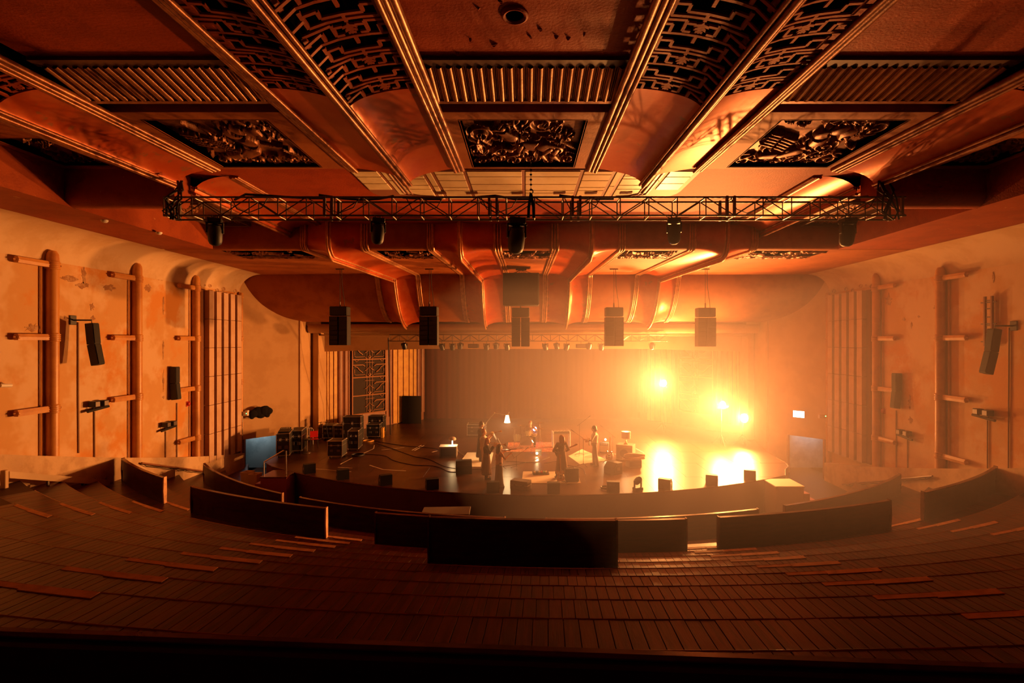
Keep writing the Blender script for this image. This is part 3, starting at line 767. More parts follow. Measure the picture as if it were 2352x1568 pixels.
# ================================================================ STAGE FLOODLIGHTS AND HAZE
FL_LAB = ['large tungsten floodlight shining high at the back of the stage', 'upper floodlight of the glaring pair near the exit sign', 'lower floodlight of the glaring pair near the exit sign']
for i, (x, y, z, r, wts, aim, spr) in enumerate(FLOODS):
    t = empty('stage_floodlight', (x, y, z), 0, FL_LAB[i], 'floodlight', 'stage floodlights facing the hall')
    d = Vector(aim).normalized(); q = d.to_track_quat('-Z', 'Y')
    Mx = q.to_matrix().to_4x4()
    mb = MB(); mb.M = Mx
    mb.lathe([(r*.35, .42), (r*.6, .40), (r*.95, .18), (r*1.1, .0), (r*1.1, -.03), (r*1.02, -.03), (r*1.0, .02)], (0, 0, 0), 24); mb.build('housing', 'black_metal', t, 50)
    mb = MB(); mb.M = Mx; mb.lathe([(1e-4, .005), (r*.98, .005)], (0, 0, 0), 24); mb.build('lens', 'flood_lens', t)
    mb = MB(); h = ZS-z
    mb.tube([(0, .2, h+.02), (0, .2, -r*1.3)], .022, 8)
    for k in range(3):
        a = 2*PI*k/3+.5; mb.tube([(0, .2, h+.55), (.5*math.cos(a), .2+.5*math.sin(a), h+.015)], .014, 6)
    mb.build('stand', 'black_metal', t)
    mb = MB(); mb.tube([(-r*1.15, .12, 0), (-r*1.15, .2, -r*1.2), (r*1.15, .2, -r*1.2), (r*1.15, .12, 0)], .015, 6); mb.build('yoke', 'black_metal', t)
    ld = bpy.data.lights.new('flood_light', 'AREA'); ld.shape = 'DISK'; ld.size = 2*r*.95; ld.energy = wts; ld.color = AMBER; ld.spread = math.radians(spr)
    lo = bpy.data.objects.new('flood_light', ld); COL.objects.link(lo); lo.parent = t; lo.location = d*.045; lo.rotation_euler = q.to_euler()

hm = bpy.data.materials.new('haze'); hm.use_nodes = True; nt = hm.node_tree; nt.nodes.clear()
on = nt.nodes.new('ShaderNodeOutputMaterial'); vs_ = nt.nodes.new('ShaderNodeVolumeScatter')
vs_.inputs['Color'].default_value = (.96, .80, .80, 1); vs_.inputs['Density'].default_value = HAZE_DENSITY; vs_.inputs['Anisotropy'].default_value = HAZE_G
nt.links.new(vs_.outputs[0], on.inputs['Volume']); M['haze'] = hm
hz = MB().prism([(1.0, 7.5), (XR+.1, 7.5), (XR+.1, 37.85), (-9.0, 37.85), (-7.6, 34.0), (-4.9, 26.0), (-1.4, 15.0)], ZF-.05, 2.2, 'z').build('haze', hm, None, world=True)  # near end over the steps added: haze stands in for lens glare
tag(hz, 'thin stage haze glowing round the floodlights, drawn out over the steps as lens glare', 'haze', kind='stuff')

# ================================================================ HALL FITTINGS
# ---- plinths following the steps along both walls
def wall_step(xw, Y):
    R = math.hypot(xw-TXC, TYC-Y); k = (tR(0)-R)/TT; return tz(min(k, 15.9))
for nm, xw, s_ in (('baseboard_left', XL, 1), ('baseboard_right', XR, -1)):
    ys = lin(8, 25.9, 14); top = [(y, wall_step(xw, y)+.62) for y in ys]
    mb = MB().prism([(8, ZF)]+top+[(25.9, ZF)], min(xw+s_*.001, xw+s_*.34), max(xw+s_*.001, xw+s_*.34), 'x')
    struct(nm, mb, 'plinth', 30)
def plinth_z(xw, y): return wall_step(xw, y)+.62

# ---- reeded acoustic ribs at the stage end of the walls
for wl, xw, s_ in ((wall_left, XL, 1), (wall_right, XR, -1)):
    zb, zt = -5.45, 2.3
    a, b = sorted((xw, xw+s_*.14)); struct('rib_ground', MB().box(a, b, 22.72, 25.8, zb, zt), 'rib_shade', None, wl)
    a, b = sorted((xw+s_*.14, xw+s_*.36))
    tl = MB().bbox(a, b, 0, .36, 0, (zt-zb)/6-.018, .006).mesh('tile'); tl.materials.append(M['rib_tile'])
    for i in range(5):
        for j in range(6):
            o = bpy.data.objects.new('tile', tl); COL.objects.link(o); o.parent = wl; o.location = (0, 22.98+.56*i, zb+(zt-zb)*j/6+.009+EZ)
    # broken plaster above the ribs
    rs = random.Random(5)
    for i in range(9):
        y = rs.uniform(22.7, 25.8); z = rs.uniform(2.34, 2.6); mb = MB()
        mb.ball((0, 0, 0), rs.uniform(.06, .16), 8, .18, 1.3, .8); o = mb.build('plaster_scar', 'plaster_scar', wl); o.location = (xw+s_*.015, y, z+EZ)
# scars, cracks and stains on the plaster: thin raised crusts
rs = random.Random(11)
for wl, xw, s_, spots in ((wall_left, XL, 1, [(192,632,.10,.30),(375,700,.05,.42),(375,800,.05,.40),(375,870,.05,.45),(376,912,.07,.07),(211,705,.10,.14),(213,730,.10,.08),(160,640,.35,.10),(250,660,.30,.12),(340,660,.22,.16),(75,752,.30,.12),(370,640,.2,.1),(190,655,.25,.12)]),
                          (wall_right, XR, -1, [(2076,733,.10,.08),(2094,747,.05,.14),(2090,925,.10,.30),(2092,965,.12,.16),(2110,727,.06,.05),(2282,635,.05,.18),(2040,690,.25,.3),(2150,705,.15,.1)])):
    for (px, py, wy, hz) in spots:
        Y = abs(xw)*FPX/abs(px-CX); z = (CY-py)/FPX*Y; mb = MB(); n = 21
        pts = [(math.cos(2*PI*k/n)*wy*rs.uniform(.35, 1.2), math.sin(2*PI*k/n)*hz*rs.uniform(.35, 1.2)) for k in range(n)]
        a, b = sorted((xw-s_*.01, xw+s_*.008)); mb.prism([(Y+p, z+q) for p, q in pts], a, b, 'x'); struct('plaster_scar', mb, 'plaster_scar', None, wl)

# ---- orange half-round pipes with collars and arms
def wall_pipe(xw, s_, Y, label, arms, ztop, r=.15, near=True):
    zb = plinth_z(xw, Y)
    t = empty('wall_pipe', (xw+s_*.14, Y, zb), 0, label, 'pipe', 'orange wall pipes')
    H = ztop-zb
    MB().lathe([(r, 0), (r, H-.22), (r*.92, H-.1), (r*.6, H), (1e-4, H+.01)], (0, 0, 0), 16).build('pipe', 'pipe_orange', t, 50)
    for z in arms:
        h = z-zb
        if h < .2: continue
        prof = []
        for q in range(4): prof += [(r+.012, h-.13+.06*q), (r+.03, h-.12+.06*q), (r+.03, h-.09+.06*q), (r+.012, h-.08+.06*q)]
        MB().lathe([(r, h-.14)]+prof+[(r, h+.14)], (0, 0, 0), 16).build('collar', 'pipe_orange', t, 40)
        if near:
            mb = MB(); mb.prism([(-.06, h-.09), (.06, h-.09), (.07, h), (.05, h+.09), (-.05, h+.09), (-.07, h)], -1.12, -.1, 'y'); a = mb.build('arm', 'pipe_orange', t)
            MB().lathe([(.012, -1.20), (.03, -1.13), (.085, -1.12), (.085, -1.08)], (0, 0, h), 10, 'y').build('finial', 'pipe_orange', a, 50)
            a.location = (0, 0, 0)
        MB().cbox(-s_*.0, r+.05, h, .05, .12, .05).build('lug', 'bench_cap', t)
    MB().tube([(-s_*.09, -.27, .0), (-s_*.09, -.27, min(H-.3, arms[0]-zb))], .022, 6).build('conduit', 'pipe_orange', t)
    return t
LV = [2.32, .13, -2.03, -4.18]
for Y, lab, zt, near in ((15.6, 'orange pipe beside the hanging line speaker on the ochre wall', 2.75, True), (19.0, 'orange pipe between two floodlight brackets on the ochre wall', 2.88, True),
                   (22.4, 'orange pipe against the near side of the ribs on the ochre wall', 2.86, True), (25.93, 'orange corner pipe at the stage side of the ribs, ochre wall', 2.45, False)):
    wall_pipe(XL, 1, Y, lab, LV, zt, near=near, r=.16 if near else .09)
for Y, lab, zt, near in ((18.9, 'orange pipe near the wall ladder on the shaded wall', 2.72, True), (22.35, 'orange pipe against the near side of the ribs on the shaded wall', 2.95, True), (25.93, 'slim orange corner pipe at the stage side of the shaded ribs', 2.45, False)):
    wall_pipe(XR, -1, Y, lab, LV, zt, near=near, r=.16 if near else .09)

# ---- wall speakers, lamps, conduits
def wall_at(px, xw): return abs(xw)*FPX/abs(px-CX)
def zrel(py, Y): return (CY-py)/FPX*Y
def wall_speaker(xw, s_, pxb, pyb, px, py0, py1, tilt, label, standoff=.55, bracket=True, rz=0):
    Y = wall_at(pxb, xw); zb = zrel(pyb, Y)
    t = empty('wall_speaker', (xw, Y, zb), 0, label, 'speaker')
    if bracket: 
        MB().bbox(min(0, s_*.04), max(0, s_*.04), -.12, .12, -.15, .15, .01).build('wall_plate', 'black_metal', t)
        MB().tube([(0, 0, 0), (s_*standoff, 0, 0)], .025, 8).build('bracket', 'black_metal', t)
        MB().tube([(s_*standoff, 0, 0), (s_*standoff, 0, -.12)], .012, 6).build('hanger', 'steel', t)
    H = (py1-py0)*Y/FPX*.97; n = 2; b = []
    top = -.1 if bracket else zrel(py0, Y)-zb
    for k in range(n):                                    # two hinged cabinets
        mb = MB(); R = Matrix.Rotation(-s_*(tilt+(.10 if k else 0)), 4, 'Y'); off = Vector((s_*standoff, 0, top)) if k == 0 else end
        mb.M = Matrix.Translation(off) @ R
        mb.bbox(-.13, .13, -.13, .13, -H/n, 0, .015); c = mb.build('cabinet', 'speaker_black', t)
        end = off+R @ Vector((0, 0, -H/n))
        mb = MB(); mb.M = Matrix.Translation(off) @ R; mb.bbox(min(s_*.13, s_*.145), max(s_*.13, s_*.145), -.115, .115, -H/n+.03, -.03, .006); mb.build('grille', 'grille_black', c)
    return t
wall_speaker(XL, 1, 166, 735, 195, 742, 842, .10, 'tilted black line speaker hung from a bracket beside the orange pipe', .62)
wall_speaker(XL, 1, 392, 845, 398, 842, 920, 0, 'upright black line speaker flush to the ochre wall near the ribs', .16, False)
wall_speaker(XR, -1, 2330, 748, 2300, 757, 865, .14, 'tilted black line speaker hung in front of the wall ladder', .62)
wall_speaker(XR, -1, 2069, 860, 2064, 857, 940, 0, 'upright black line speaker flush to the shaded wall near the ribs', .16, False)
def wall_conduit(xw, s_, pts, label, r=.02):
    q = []
    for px, py in pts:
        Y = wall_at(px, xw); q.append((xw+s_*.03, Y, zrel(py, Y)))
    mb = MB().tube(q, r, 6)
    o = mb.build('wall_conduit', 'cord_rope', None, 60, world=True)
    for p in q[1:-1]: pass
    return tag(o, label, 'conduit', 'thin conduits down the side walls')
wall_conduit(XL, 1, [(178,740), (178,900), (179,1040)], 'thin conduit running down behind the tilted speaker, ochre wall')
wall_conduit(XL, 1, [(215,945), (215.5,1050)], 'thin conduit below the bigger floodlight bracket, ochre wall')
wall_conduit(XL, 1, [(405,925), (405,1070)], 'thin conduit below the upright speaker, ochre wall')
wall_conduit(XL, 1, [(379,990), (379,1068)], 'thin conduit below the smaller floodlight bracket, ochre wall')
wall_conduit(XR, -1, [(2320,752), (2319,900), (2318,1085)], 'thin conduit running down behind the tilted speaker, shaded wall')
wall_conduit(XR, -1, [(2270,965), (2270,1085)], 'thin conduit below the bigger floodlight bracket, shaded wall')
wall_conduit(XR, -1, [(2060,942), (2060,1085)], 'thin conduit below the upright speaker, shaded wall')
wall_conduit(XR, -1, [(2086,1010), (2086,1085)], 'thin conduit below the smaller floodlight bracket, shaded wall')
def wall_lamp(xw, s_, px, py, label):
    Y = wall_at(px, xw); z = zrel(py, Y)
    t = empty('wall_floodlight', (xw+s_*.04, Y, z), 0, label, 'floodlight', 'unlit floodlights on wall brackets')
    MB().tube([(s_*.12, -.42, -.05), (s_*.12, .42, .03)], .045, 8).build('cross_bar', 'black_metal', t)
    MB().tube([(-s_*.04, 0, -.02), (s_*.12, 0, -.02)], .03, 8).build('bracket', 'black_metal', t)
    for dy in (-.19, .17):
        h = MB(); h.bbox(min(s_*.02, s_*.26), max(s_*.02, s_*.26), dy-.11, dy+.11, .07, .27, .02); o = h.build('lamp_head', 'black_metal', t)
        MB().cbox(s_*.262, dy, .17, .006, .17, .15).build('lens', 'steel', o)
        MB().tube([(s_*.12, dy, .0), (s_*.12, dy, .08)], .02, 6).build('yoke', 'black_metal', o)
    return t
wall_lamp(XL, 1, 215, 938, 'bigger pair of unlit floodlights on the ochre wall between pipes')
wall_lamp(XL, 1, 379, 983, 'smaller pair of unlit floodlights on the ochre wall by the ribs')
wall_lamp(XR, -1, 2270, 958, 'bigger pair of unlit floodlights on the shaded wall')
wall_lamp(XR, -1, 2086, 1003, 'smaller pair of unlit floodlights on the shaded wall by the ribs')
# wall ladder bracket on the shaded wall
Y = wall_at(2279, XR); t = empty('wall_ladder', (XR-.12, Y, zrel(795, Y)), 0, 'short dark steel ladder frame fixed high on the shaded wall', 'ladder')
Hh = zrel(680, Y)-zrel(795, Y)
for dy in (-.13, .13): MB().bbox(-.04, .04, dy-.03, dy+.03, 0, Hh, .005).build('rail', 'brown_column', t)
for k in range(6): MB().tube([(0, -.13, Hh*(k+.5)/6), (0, .13, Hh*(k+.5)/6)], .02, 6).build('rung', 'steel', t)
for z in (.15, Hh*.45, Hh-.2): MB().tube([(0, -.28, z), (0, .28, z)], .022, 6).build('cross_bar', 'steel', t)
# red alarm bells
for xw, s_, px, py, lab in ((XL, 1, 431, 927, 'small red alarm bell on the ochre wall by the ribs'), (XR, -1, 2030, 943, 'small red alarm bell on the shaded wall by the ribs')):
    Y = wall_at(px, xw); t = empty('alarm_bell', (xw, Y, zrel(py, Y)), 0, lab, 'bell')
    MB().lathe([(.09, 0), (.09, s_*.06), (.05, s_*.1), (1e-4, s_*.11)], (0, 0, 0), 14, 'x').build('dome', 'red_paint', t, 50); MB().cbox(s_*.01, 0, 0, .03, .22, .22).build('base', 'red_paint', t)
Y = wall_at(2, XL); t = empty('wall_camera', (XL, Y, zrel(886, Y)), 0, 'small white wall camera at the edge of the ochre wall', 'camera')
MB().tube([(0, 0, .1), (.12, 0, .02)], .02, 6).build('arm', 'white_paint', t); MB().tube([(.12, -.14, .02), (.12, .16, -.0)], .05, 10).build('body', 'white_paint', t)
# drawn-off smoke detectors on the low ceiling strip
for px, py in ((240, 505), (365, 533)):
    Yv = HB*FPX/(CY-py); t = empty('smoke_detector', ((px-CX)/FPX*Yv, Yv, HB), 0, 'small round detector on the ceiling strip, %s the long truss' % ('in front of' if px < 300 else 'beside'), 'detector')
    MB().lathe([(.09, 0), (.09, -.03), (.06, -.07), (1e-4, -.08)], (0, 0, 0), 14).build('body', 'white_paint', t, 50)
# hand rails along the walls
for xw, s_, a, b, lab in ((XL, 1, (325, 1063), (515, 1088), 'dark handrail sloping down the ochre wall'), (XR, -1, (2142, 1093), (1935, 1112), 'dark handrail sloping down the shaded wall')):
    xi = xw+s_*.42; P = []
    for px, py in (a, b): Yv = abs(xi)*FPX/abs(px-CX); P.append((xi, Yv, zrel(py, Yv)))
    t = empty('handrail', P[0], 0, lab, 'handrail'); A, B = Vector(P[0]), Vector(P[1])
    MB().tube([(0, 0, 0), B-A], .035, 8).build('rail', 'brown_column', t)
    for f_ in (.08, .5, .92): c = (B-A)*f_; MB().tube([c, c+Vector((-s_*.3, 0, -.14))], .018, 6).build('bracket', 'black_metal', t)
    MB().tube([(0, .05, -.05)]+[tuple((B-A)*f_+Vector((0, 0, -.06-.05*math.sin(f_*20)**2))) for f_ in lin(.05, .95, 14)], .012, 5).build('cable', 'cable', t)
# pale cable tray beside the near steps of the ochre wall
P = []
xi = XL+.6
for px, py in ((12, 1090), (245, 1108)): Yv = abs(xi)*FPX/abs(px-CX); P.append(Vector((xi, Yv, zrel(py, Yv))))
t = empty('cable_tray', P[0], 0, 'pale metal cable tray on posts along the foot of the ochre wall', 'tray'); d = P[1]-P[0]
mb = MB(); mb.put([(0,0,-.09),(0,0,.09),(.12,0,.09),(.12,0,-.09)]+[tuple(d+Vector(q)) for q in ((0,0,-.09),(0,0,.09),(.12,0,.09),(.12,0,-.09))], [(0,1,2,3),(7,6,5,4),(0,4,5,1),(1,5,6,2),(2,6,7,3),(3,7,4,0)]); mb.build('tray', 'plaster_cream', t)
MB().bbox(-.02, .12, -.12, -.02, -.42, .14, .01).build('end_post', 'plaster_cream', t)
for f_ in (.35, .7): c = d*f_; MB().cbox(c.x+.06, c.y, c.z-.25, .05, .05, .34).build('post', 'steel', t)

# ---- bench backs on the steps
def bench(k, x0, x1, label, h=.74, th=.07):
    xm = (x0+x1)/2; R = tR(k)+.10; t = empty('bench_back', (xm, arcY(R, xm), tz(k)), 0, label, 'bench', 'curved dark bench backs on the steps')
    xs = lin(x0, x1, max(4, int((x1-x0)/.5))); z0, y_ = tz(k), arcY(R, xm)
    def ring(lean, a, b, za, zb, m, nm):
        f = [(x-xm, arcY(R-lean+a, x)-y_) for x in xs]+[(x-xm, arcY(R-lean+b, x)-y_) for x in xs[::-1]]
        return MB().prism(f, za, zb, 'z').build(nm, m, t)
    ring(0, 0, th, 0, h*.5, 'bench_back', 'panel'); ring(-.02, 0, th, h*.5, h-.03, 'bench_back', 'panel')
    ring(-.02, -.012, th+.012, h-.03, h, 'bench_cap', 'cap')
    for x, s_ in ((x0, -1), (x1, 1)):
        yy_ = arcY(R, x)-y_
        mb = MB(); mb.prism([(yy_+.02, 0), (yy_-th-.02, 0), (yy_-th-.05, h*.5), (yy_-th-.03, h+.01), (yy_+.02, h+.01), (yy_+.03, h*.5)], x-xm+min(0, s_*.035), x-xm+max(0, s_*.035), 'x'); mb.build('end_board', 'nosing_strip' if s_ > 0 and x < 0 else 'bench_cap', t)  # paler ends towards the floodlights: their light put into the colour
    return t
bench(6, -1.68, 1.55, 'short dark bench back standing alone nearest on the middle steps', .80)
bench(9, -13.9, -10.75, 'dark bench back end piece against the ochre wall foot', .78)
bench(9, -9.35, -4.9, 'long dark bench back with end board painted as lit, on the ochre wall side', .74)
bench(9, -3.55, 3.68, 'wide dark bench back behind the short middle one', .74)
bench(9, 4.5, 9.35, 'long dark bench back glowing in haze on the shaded wall side', .74)
bench(9, 10.7, 15.2, 'dark bench back end piece against the shaded wall foot', .78)
bench(12, -13.2, -8.05, 'front row bench back curving to the ochre wall below the handrail', .74)
bench(12, -7.25, -.6, 'front row bench back beneath the stage, side of the flight cases', .74)
bench(12, .6, 6.95, 'front row bench back with bright top edge beneath the floodlights', .74)
bench(12, 7.95, 14.2, 'front row bench back curving to the shaded wall', .74)
# the bench back right in front of the photographer
t = empty('bench_back', (-.1, 1.66, tz(-1)), math.atan2(-.2, 3.3), 'dark bench back with worn top rail right before the viewer', 'bench')
MB().bbox(-3.2, 3.2, 0, .06, 0, .64, .01).build('panel', 'bench_back', t); MB().bbox(-3.2, 3.2, .02, .065, .64, .665, .01).build('cap', 'bench_cap', t)
# folding table in the pit
pt_ = pix(1025, 1172, 16.2); t = empty('folding_table', (pt_[0], pt_[1], ZF), .05, 'grey folding table in the pit before the stage', 'table')
hh = pt_[2]-ZF
MB().bbox(-.75, .75, -.38, .38, hh-.04, hh, .01).build('table_top', 'box_grey', t)
for sx in (-.65, .65):
    for sy in (-.3, .3): MB().tube([(sx, sy, 0), (sx, sy, hh-.04)], .018, 6).build('leg', 'steel', t)

# ---- trusses
def truss(name, x0, x1, y, z0, z1, dy, pitch, label, r=.022, mt='steel'):
    t = empty(name, ((x0+x1)/2, y, z0), 0, label, 'truss'); L_ = x1-x0; a = -L_/2; h = z1-z0
    for sy in (-dy/2, dy/2):
        for z in (0, h): MB().tube([(a, sy, z), (-a, sy, z)], r, 8).build('chord', mt, t, 60)
    n = int(L_/pitch); p = L_/n
    dia = {}
    for sy in (-dy/2, dy/2):
        for i in range(n):
            for kind in ('brace', 'post'):
                key = (kind, i % 2)
                if key not in dia:
                    mb = MB().tube([(0, 0, 0), ((p, 0, h) if i % 2 == 0 else (p, 0, -h))], r*.6, 6) if kind == 'brace' else MB().tube([(0, 0, 0), (0, 0, h)], r*.6, 6)
                    me = mb.mesh(kind, 60); me.materials.append(M[mt]); dia[key] = me
                o = bpy.data.objects.new(kind, dia[key]); COL.objects.link(o); o.parent = t
                o.location = (a+i*p, sy, h if kind == 'brace' and i % 2 else 0)
    for i in range(n):
        for z in (0, h):
            key = ('tie', i % 2, z)
            if 'tie' not in dia:
                me = MB().tube([(0, -dy/2, 0), (0, dy/2, 0)], r*.7, 6).mesh('tie', 60); me.materials.append(M['alu']); dia['tie'] = me
            o = bpy.data.objects.new('tie', dia['tie']); COL.objects.link(o); o.parent = t; o.location = (a+i*p, 0, z)
    return t, a
tr, a_ = truss('lighting_truss', -8.68, 9.12, 12.54, 3.02, 3.46, .44, .68, 'long steel box truss spanning the hall below the ceiling coffer', .024)
for x in (a_, a_+3.95, a_+7.9, a_+9.9, a_+13.6, -a_):                     # bolted section plates
    for dx in (-.09, .09):
        if abs(x+dx) < -a_+.05:
            for sy in (-.22, .22): MB().bbox(x+dx-.03, x+dx+.03, sy-.035, sy+.035, -.03, .47, .006).build('section_plate', 'steel', tr)
# cable looms lying on and hanging in the truss
for i, (x0, n) in enumerate(((-7.4, 6), (-5.2, 5), (-1.4, 4), (.6, 4), (4.6, 4), (-3.2, 3), (7.2, 3))):
    pts = [(x0+.45*j, random.uniform(-.2, .2), .47+random.uniform(0, .06)) for j in range(n)]; MB().tube(pts, .03, 6).build('cable_loom', 'cable', tr, 60)
    pts = [(x0+.1, -.2, .46), (x0+.25, -.2, .16), (x0+.5, -.2, .06), (x0+.85, -.2, .2), (x0+1.0, -.2, .45)]; MB().tube(pts, .012, 5).build('cable', 'cable', tr, 60)
# rigging of the truss
t = empty('chain_hoist', (.13, 12.64, 3.02), 0, 'black chain and sling holding the middle of the long truss', 'chain')
MB().tube([(0, -.32, .52), (-.05, -.32, .2), (-.06, -.32, -.06)], .035, 6).build('sling', 'black_cloth', t); MB().tube([(0, -.32, .52), (.06, -.32, .2), (.07, -.32, -.06)], .035, 6).build('sling', 'black_cloth', t)
for k in range(12): MB().lathe([(.022, -.006), (.03, 0), (.022, .006), (.016, 0)], (0, -.32, .62+.06*k), 8, 'x' if k % 2 else 'y').build('link', 'black_metal', t)
MB().tube([(0, -.32, .64), (.045, -.32, .6), (.05, -.32, .55), (.01, -.32, .52), (-.03, -.32, .55)], .016, 6).build('hook', 'black_metal', t)
for s_, x in ((-1, -8.5), (1, 8.72)):
    t = empty('cable_bundle', (x, 12.52, 2.96), 0, 'tangle of black cables dropping to the truss end on the %s wall side' % ('ochre' if s_ < 0 else 'shaded'), 'cables')
    for j in range(6):
        u = random.uniform(-.18, .18); pts = [(u, 0, .95), (u+random.uniform(-.15, .15), -.1, .7), (u+random.uniform(-.22, .22), -.26, .45), (u+random.uniform(-.2, .2), -.27, .15), (u+random.uniform(-.1, .1), -.26, -.05)]
        MB().tube(pts, .022, 6).build('cable', 'cable', t, 60)

def moving_head(px, top, label, sc_=1.0, tilt=.0, pan=0.0):
    x = (px-CX)/FPX*12.7
    t = empty('moving_head_light', (x, 12.32, top), pan, label, 'stage light', 'moving head lights under the long truss'); s = sc_
    MB().bbox(-.15*s, .15*s, -.13*s, .13*s, -.13*s, -.02, .02).build('base', 'black_metal', t)
    for sx in (-.06, .06): MB().tube([(sx, 0, -.03), (sx, 0, .05)], .018, 6).build('clamp', 'steel', t)
    y = MB()
    for sx in (-1, 1): y.bbox(sx*.16*s-.02, sx*.16*s+.02, -.05*s, .05*s, -.36*s, -.12*s, .01)
    y.bbox(-.18*s, .18*s, -.06*s, .06*s, -.15*s, -.11*s, .01); y.build('yoke', 'black_metal', t)
    h = MB(); h.M = Matrix.Translation((0, 0, -.33*s)) @ Matrix.Rotation(tilt, 4, 'X')
    h.lathe([(.07*s, .17*s), (.12*s, .15*s), (.15*s, .05*s), (.155*s, -.05*s), (.145*s, -.2*s), (.12*s, -.27*s), (.06*s, -.31*s)], (0, 0, 0), 18); hd = h.build('head', 'speaker_black', t, 40)
    g = MB(); g.M = h.M; g.lathe([(1e-4, -.30*s), (.075*s, -.295*s)], (0, 0, 0), 16); g.build('lens', 'steel', hd)
for px, lab, s_, ti, pa in ((515, 'moving head light under the truss end on the ochre wall side', 1.05, .25, .4), (878, 'second moving head light along the truss from the ochre wall', 1.0, .2, .5), (1187, 'biggest moving head light, hanging at the middle of the truss', 1.35, .35, .2),
                            (1538, 'fourth moving head light along the truss from the ochre wall', 1.0, .1, -.2), (1925, 'moving head light under the truss end on the shaded wall side', 1.08, .2, .1)):
    moving_head(px, 2.97, lab, s_, ti, pa)
tr2, a2 = truss('stage_truss', -7.65, 7.95, 29.0, .02, .38, .3, .5, 'slim truss with small lamps above the stage opening', .02)
sl = [(930, 0), (1016, 1), (1040, 1), (1058, 0), (1088, 2), (1118, 1), (1165, 1), (1140, 0), (1252, 1), (1278, 0), (1301, 1), (1352, 0), (1380, 1), (1334, 2), (1496, 0)]
for i, (px, kd) in enumerate(sl):
    x = (px-CX)/FPX*29.0; t = empty('stage_lamp', (x, 28.85, .0), random.uniform(-.5, .5), 'small black lamp number %s from the flight case side on the slim truss' % ['one','two','three','four','five','six','seven','eight','nine','ten','eleven','twelve','thirteen','fourteen','fifteen'][sorted(p for p, _ in sl).index(px)], 'stage light', 'small lamps on the stage truss')
    MB().tube([(0, 0, 0), (0, 0, -.12)], .015, 6).build('clamp', 'steel', t)
    if kd == 2: MB().bbox(-.3, .3, -.1, .1, -.36, -.14, .02).build('body', 'black_metal', t); MB().cbox(0, -.105, -.25, .5, .01, .14).build('lens', 'steel', t)
    else:
        z = -.3 if kd else -.24
        b_ = MB(); b_.M = Matrix.Translation((0, 0, z)) @ Matrix.Rotation(.5, 4, 'X'); b_.lathe([(.05, .18), (.12, .15), (.15, 0), (.14, -.16), (.10, -.2)], (0, 0, 0), 14); b_.build('body', 'black_metal', t, 40)
        y = MB(); 
        for sx in (-.17, .17): y.bbox(sx-.012, sx+.012, -.03, .03, min(z, -.14), max(z, -.1), .004)
        y.bbox(-.18, .18, -.03, .03, -.15, -.12, .004); y.build('yoke', 'black_metal', t)
MBt = MB().tube([(-7.7, 28.8, .2), (-7.8, 29.4, -1.5), (-8.08, 30.6, -3.5), (-8.15, 31.0, ZS+.02)], .03, 6)
tag(MBt.build('drop_cable', 'cable', None, 60, world=True), 'black cable dropping from the slim truss end to the stage floor', 'cable')

# ---- flown speakers
def flown(px, y0, label, hung=True):
    Y = 24.0; x = (px-CX)/FPX*Y; zt = zrel(y0, Y)
    t = empty('hanging_speaker', (x, Y, zt), 0, label, 'speaker', 'speaker arrays hanging over the stage front')
    MB().bbox(-.41, .41, -.25, .25, -.43, 0, .03).build('top_cabinet', 'speaker_black', t)
    for s_ in (-1, 1):
        c = MB(); 
        c.prism([(s_*.02, -.18), (s_*.41, -.25), (s_*.41, .25), (s_*.02, .2)], -1.80, -.46, 'z'); o = c.build('cabinet', 'speaker_black', t)
        for k in range(6): MB().bbox(min(s_*.03, s_*.415), max(s_*.03, s_*.415), -.262, -.24, -.66-.22*k, -.47-.22*k, .004).build('grille', 'grille_black', o)
    MB().tube([(0, 0, 0), (0, 0, .22 if hung else .1)], .035, 6).build('rigging', 'steel', t)
    if not hung: return
    MB().tube([(0, 0, .2), (0, 0, HB-zt)], .012, 5).build('wire', 'black_metal', t)
    MB().tube([(.08, 0, HB-zt), (.1, 0, 1.0), (.2, 0, .3), (.22, 0, 0)], .014, 5).build('feed_cable', 'cable', t)
    MB().bbox(-.2, .2, -.03, .03, HB-zt-.05, HB-zt, .01).build('ceiling_bar', 'steel', t)
flown(781, 704, 'double column speaker hanging nearest the ochre wall')
flown(986, 704, 'double column speaker hanging second from the ochre wall')
flown(1196, 707, 'double column speaker hanging below the big square subwoofer', False)
flown(1410, 706, 'double column speaker hanging second from the shaded wall')
flown(1620, 707, 'double column speaker hanging nearest the shaded wall')
Y = 24.0; t = empty('hanging_subwoofer', pix(1197, 702, Y), 0, 'big square black subwoofer hanging above the middle of the stage', 'speaker')
MB().bbox(-.83, .83, -.5, .45, 0, 1.48, .03).build('cabinet', 'speaker_black', t); MB().bbox(-.78, .78, -.53, -.49, .05, 1.43, .01).build('grille', 'grille_black', t)
hb = HB-pix(1197, 702, Y)[2]
for a in lin(-.55, .55, 7): MB().tube([(a, random.uniform(-.3, .3), 1.48), (a*.12, 0, hb-.08)], .012, 5).build('cable', 'cable', t)
MB().bbox(-.25, .25, -.05, .05, hb-.08, hb, .01).build('ceiling_bar', 'steel', t)

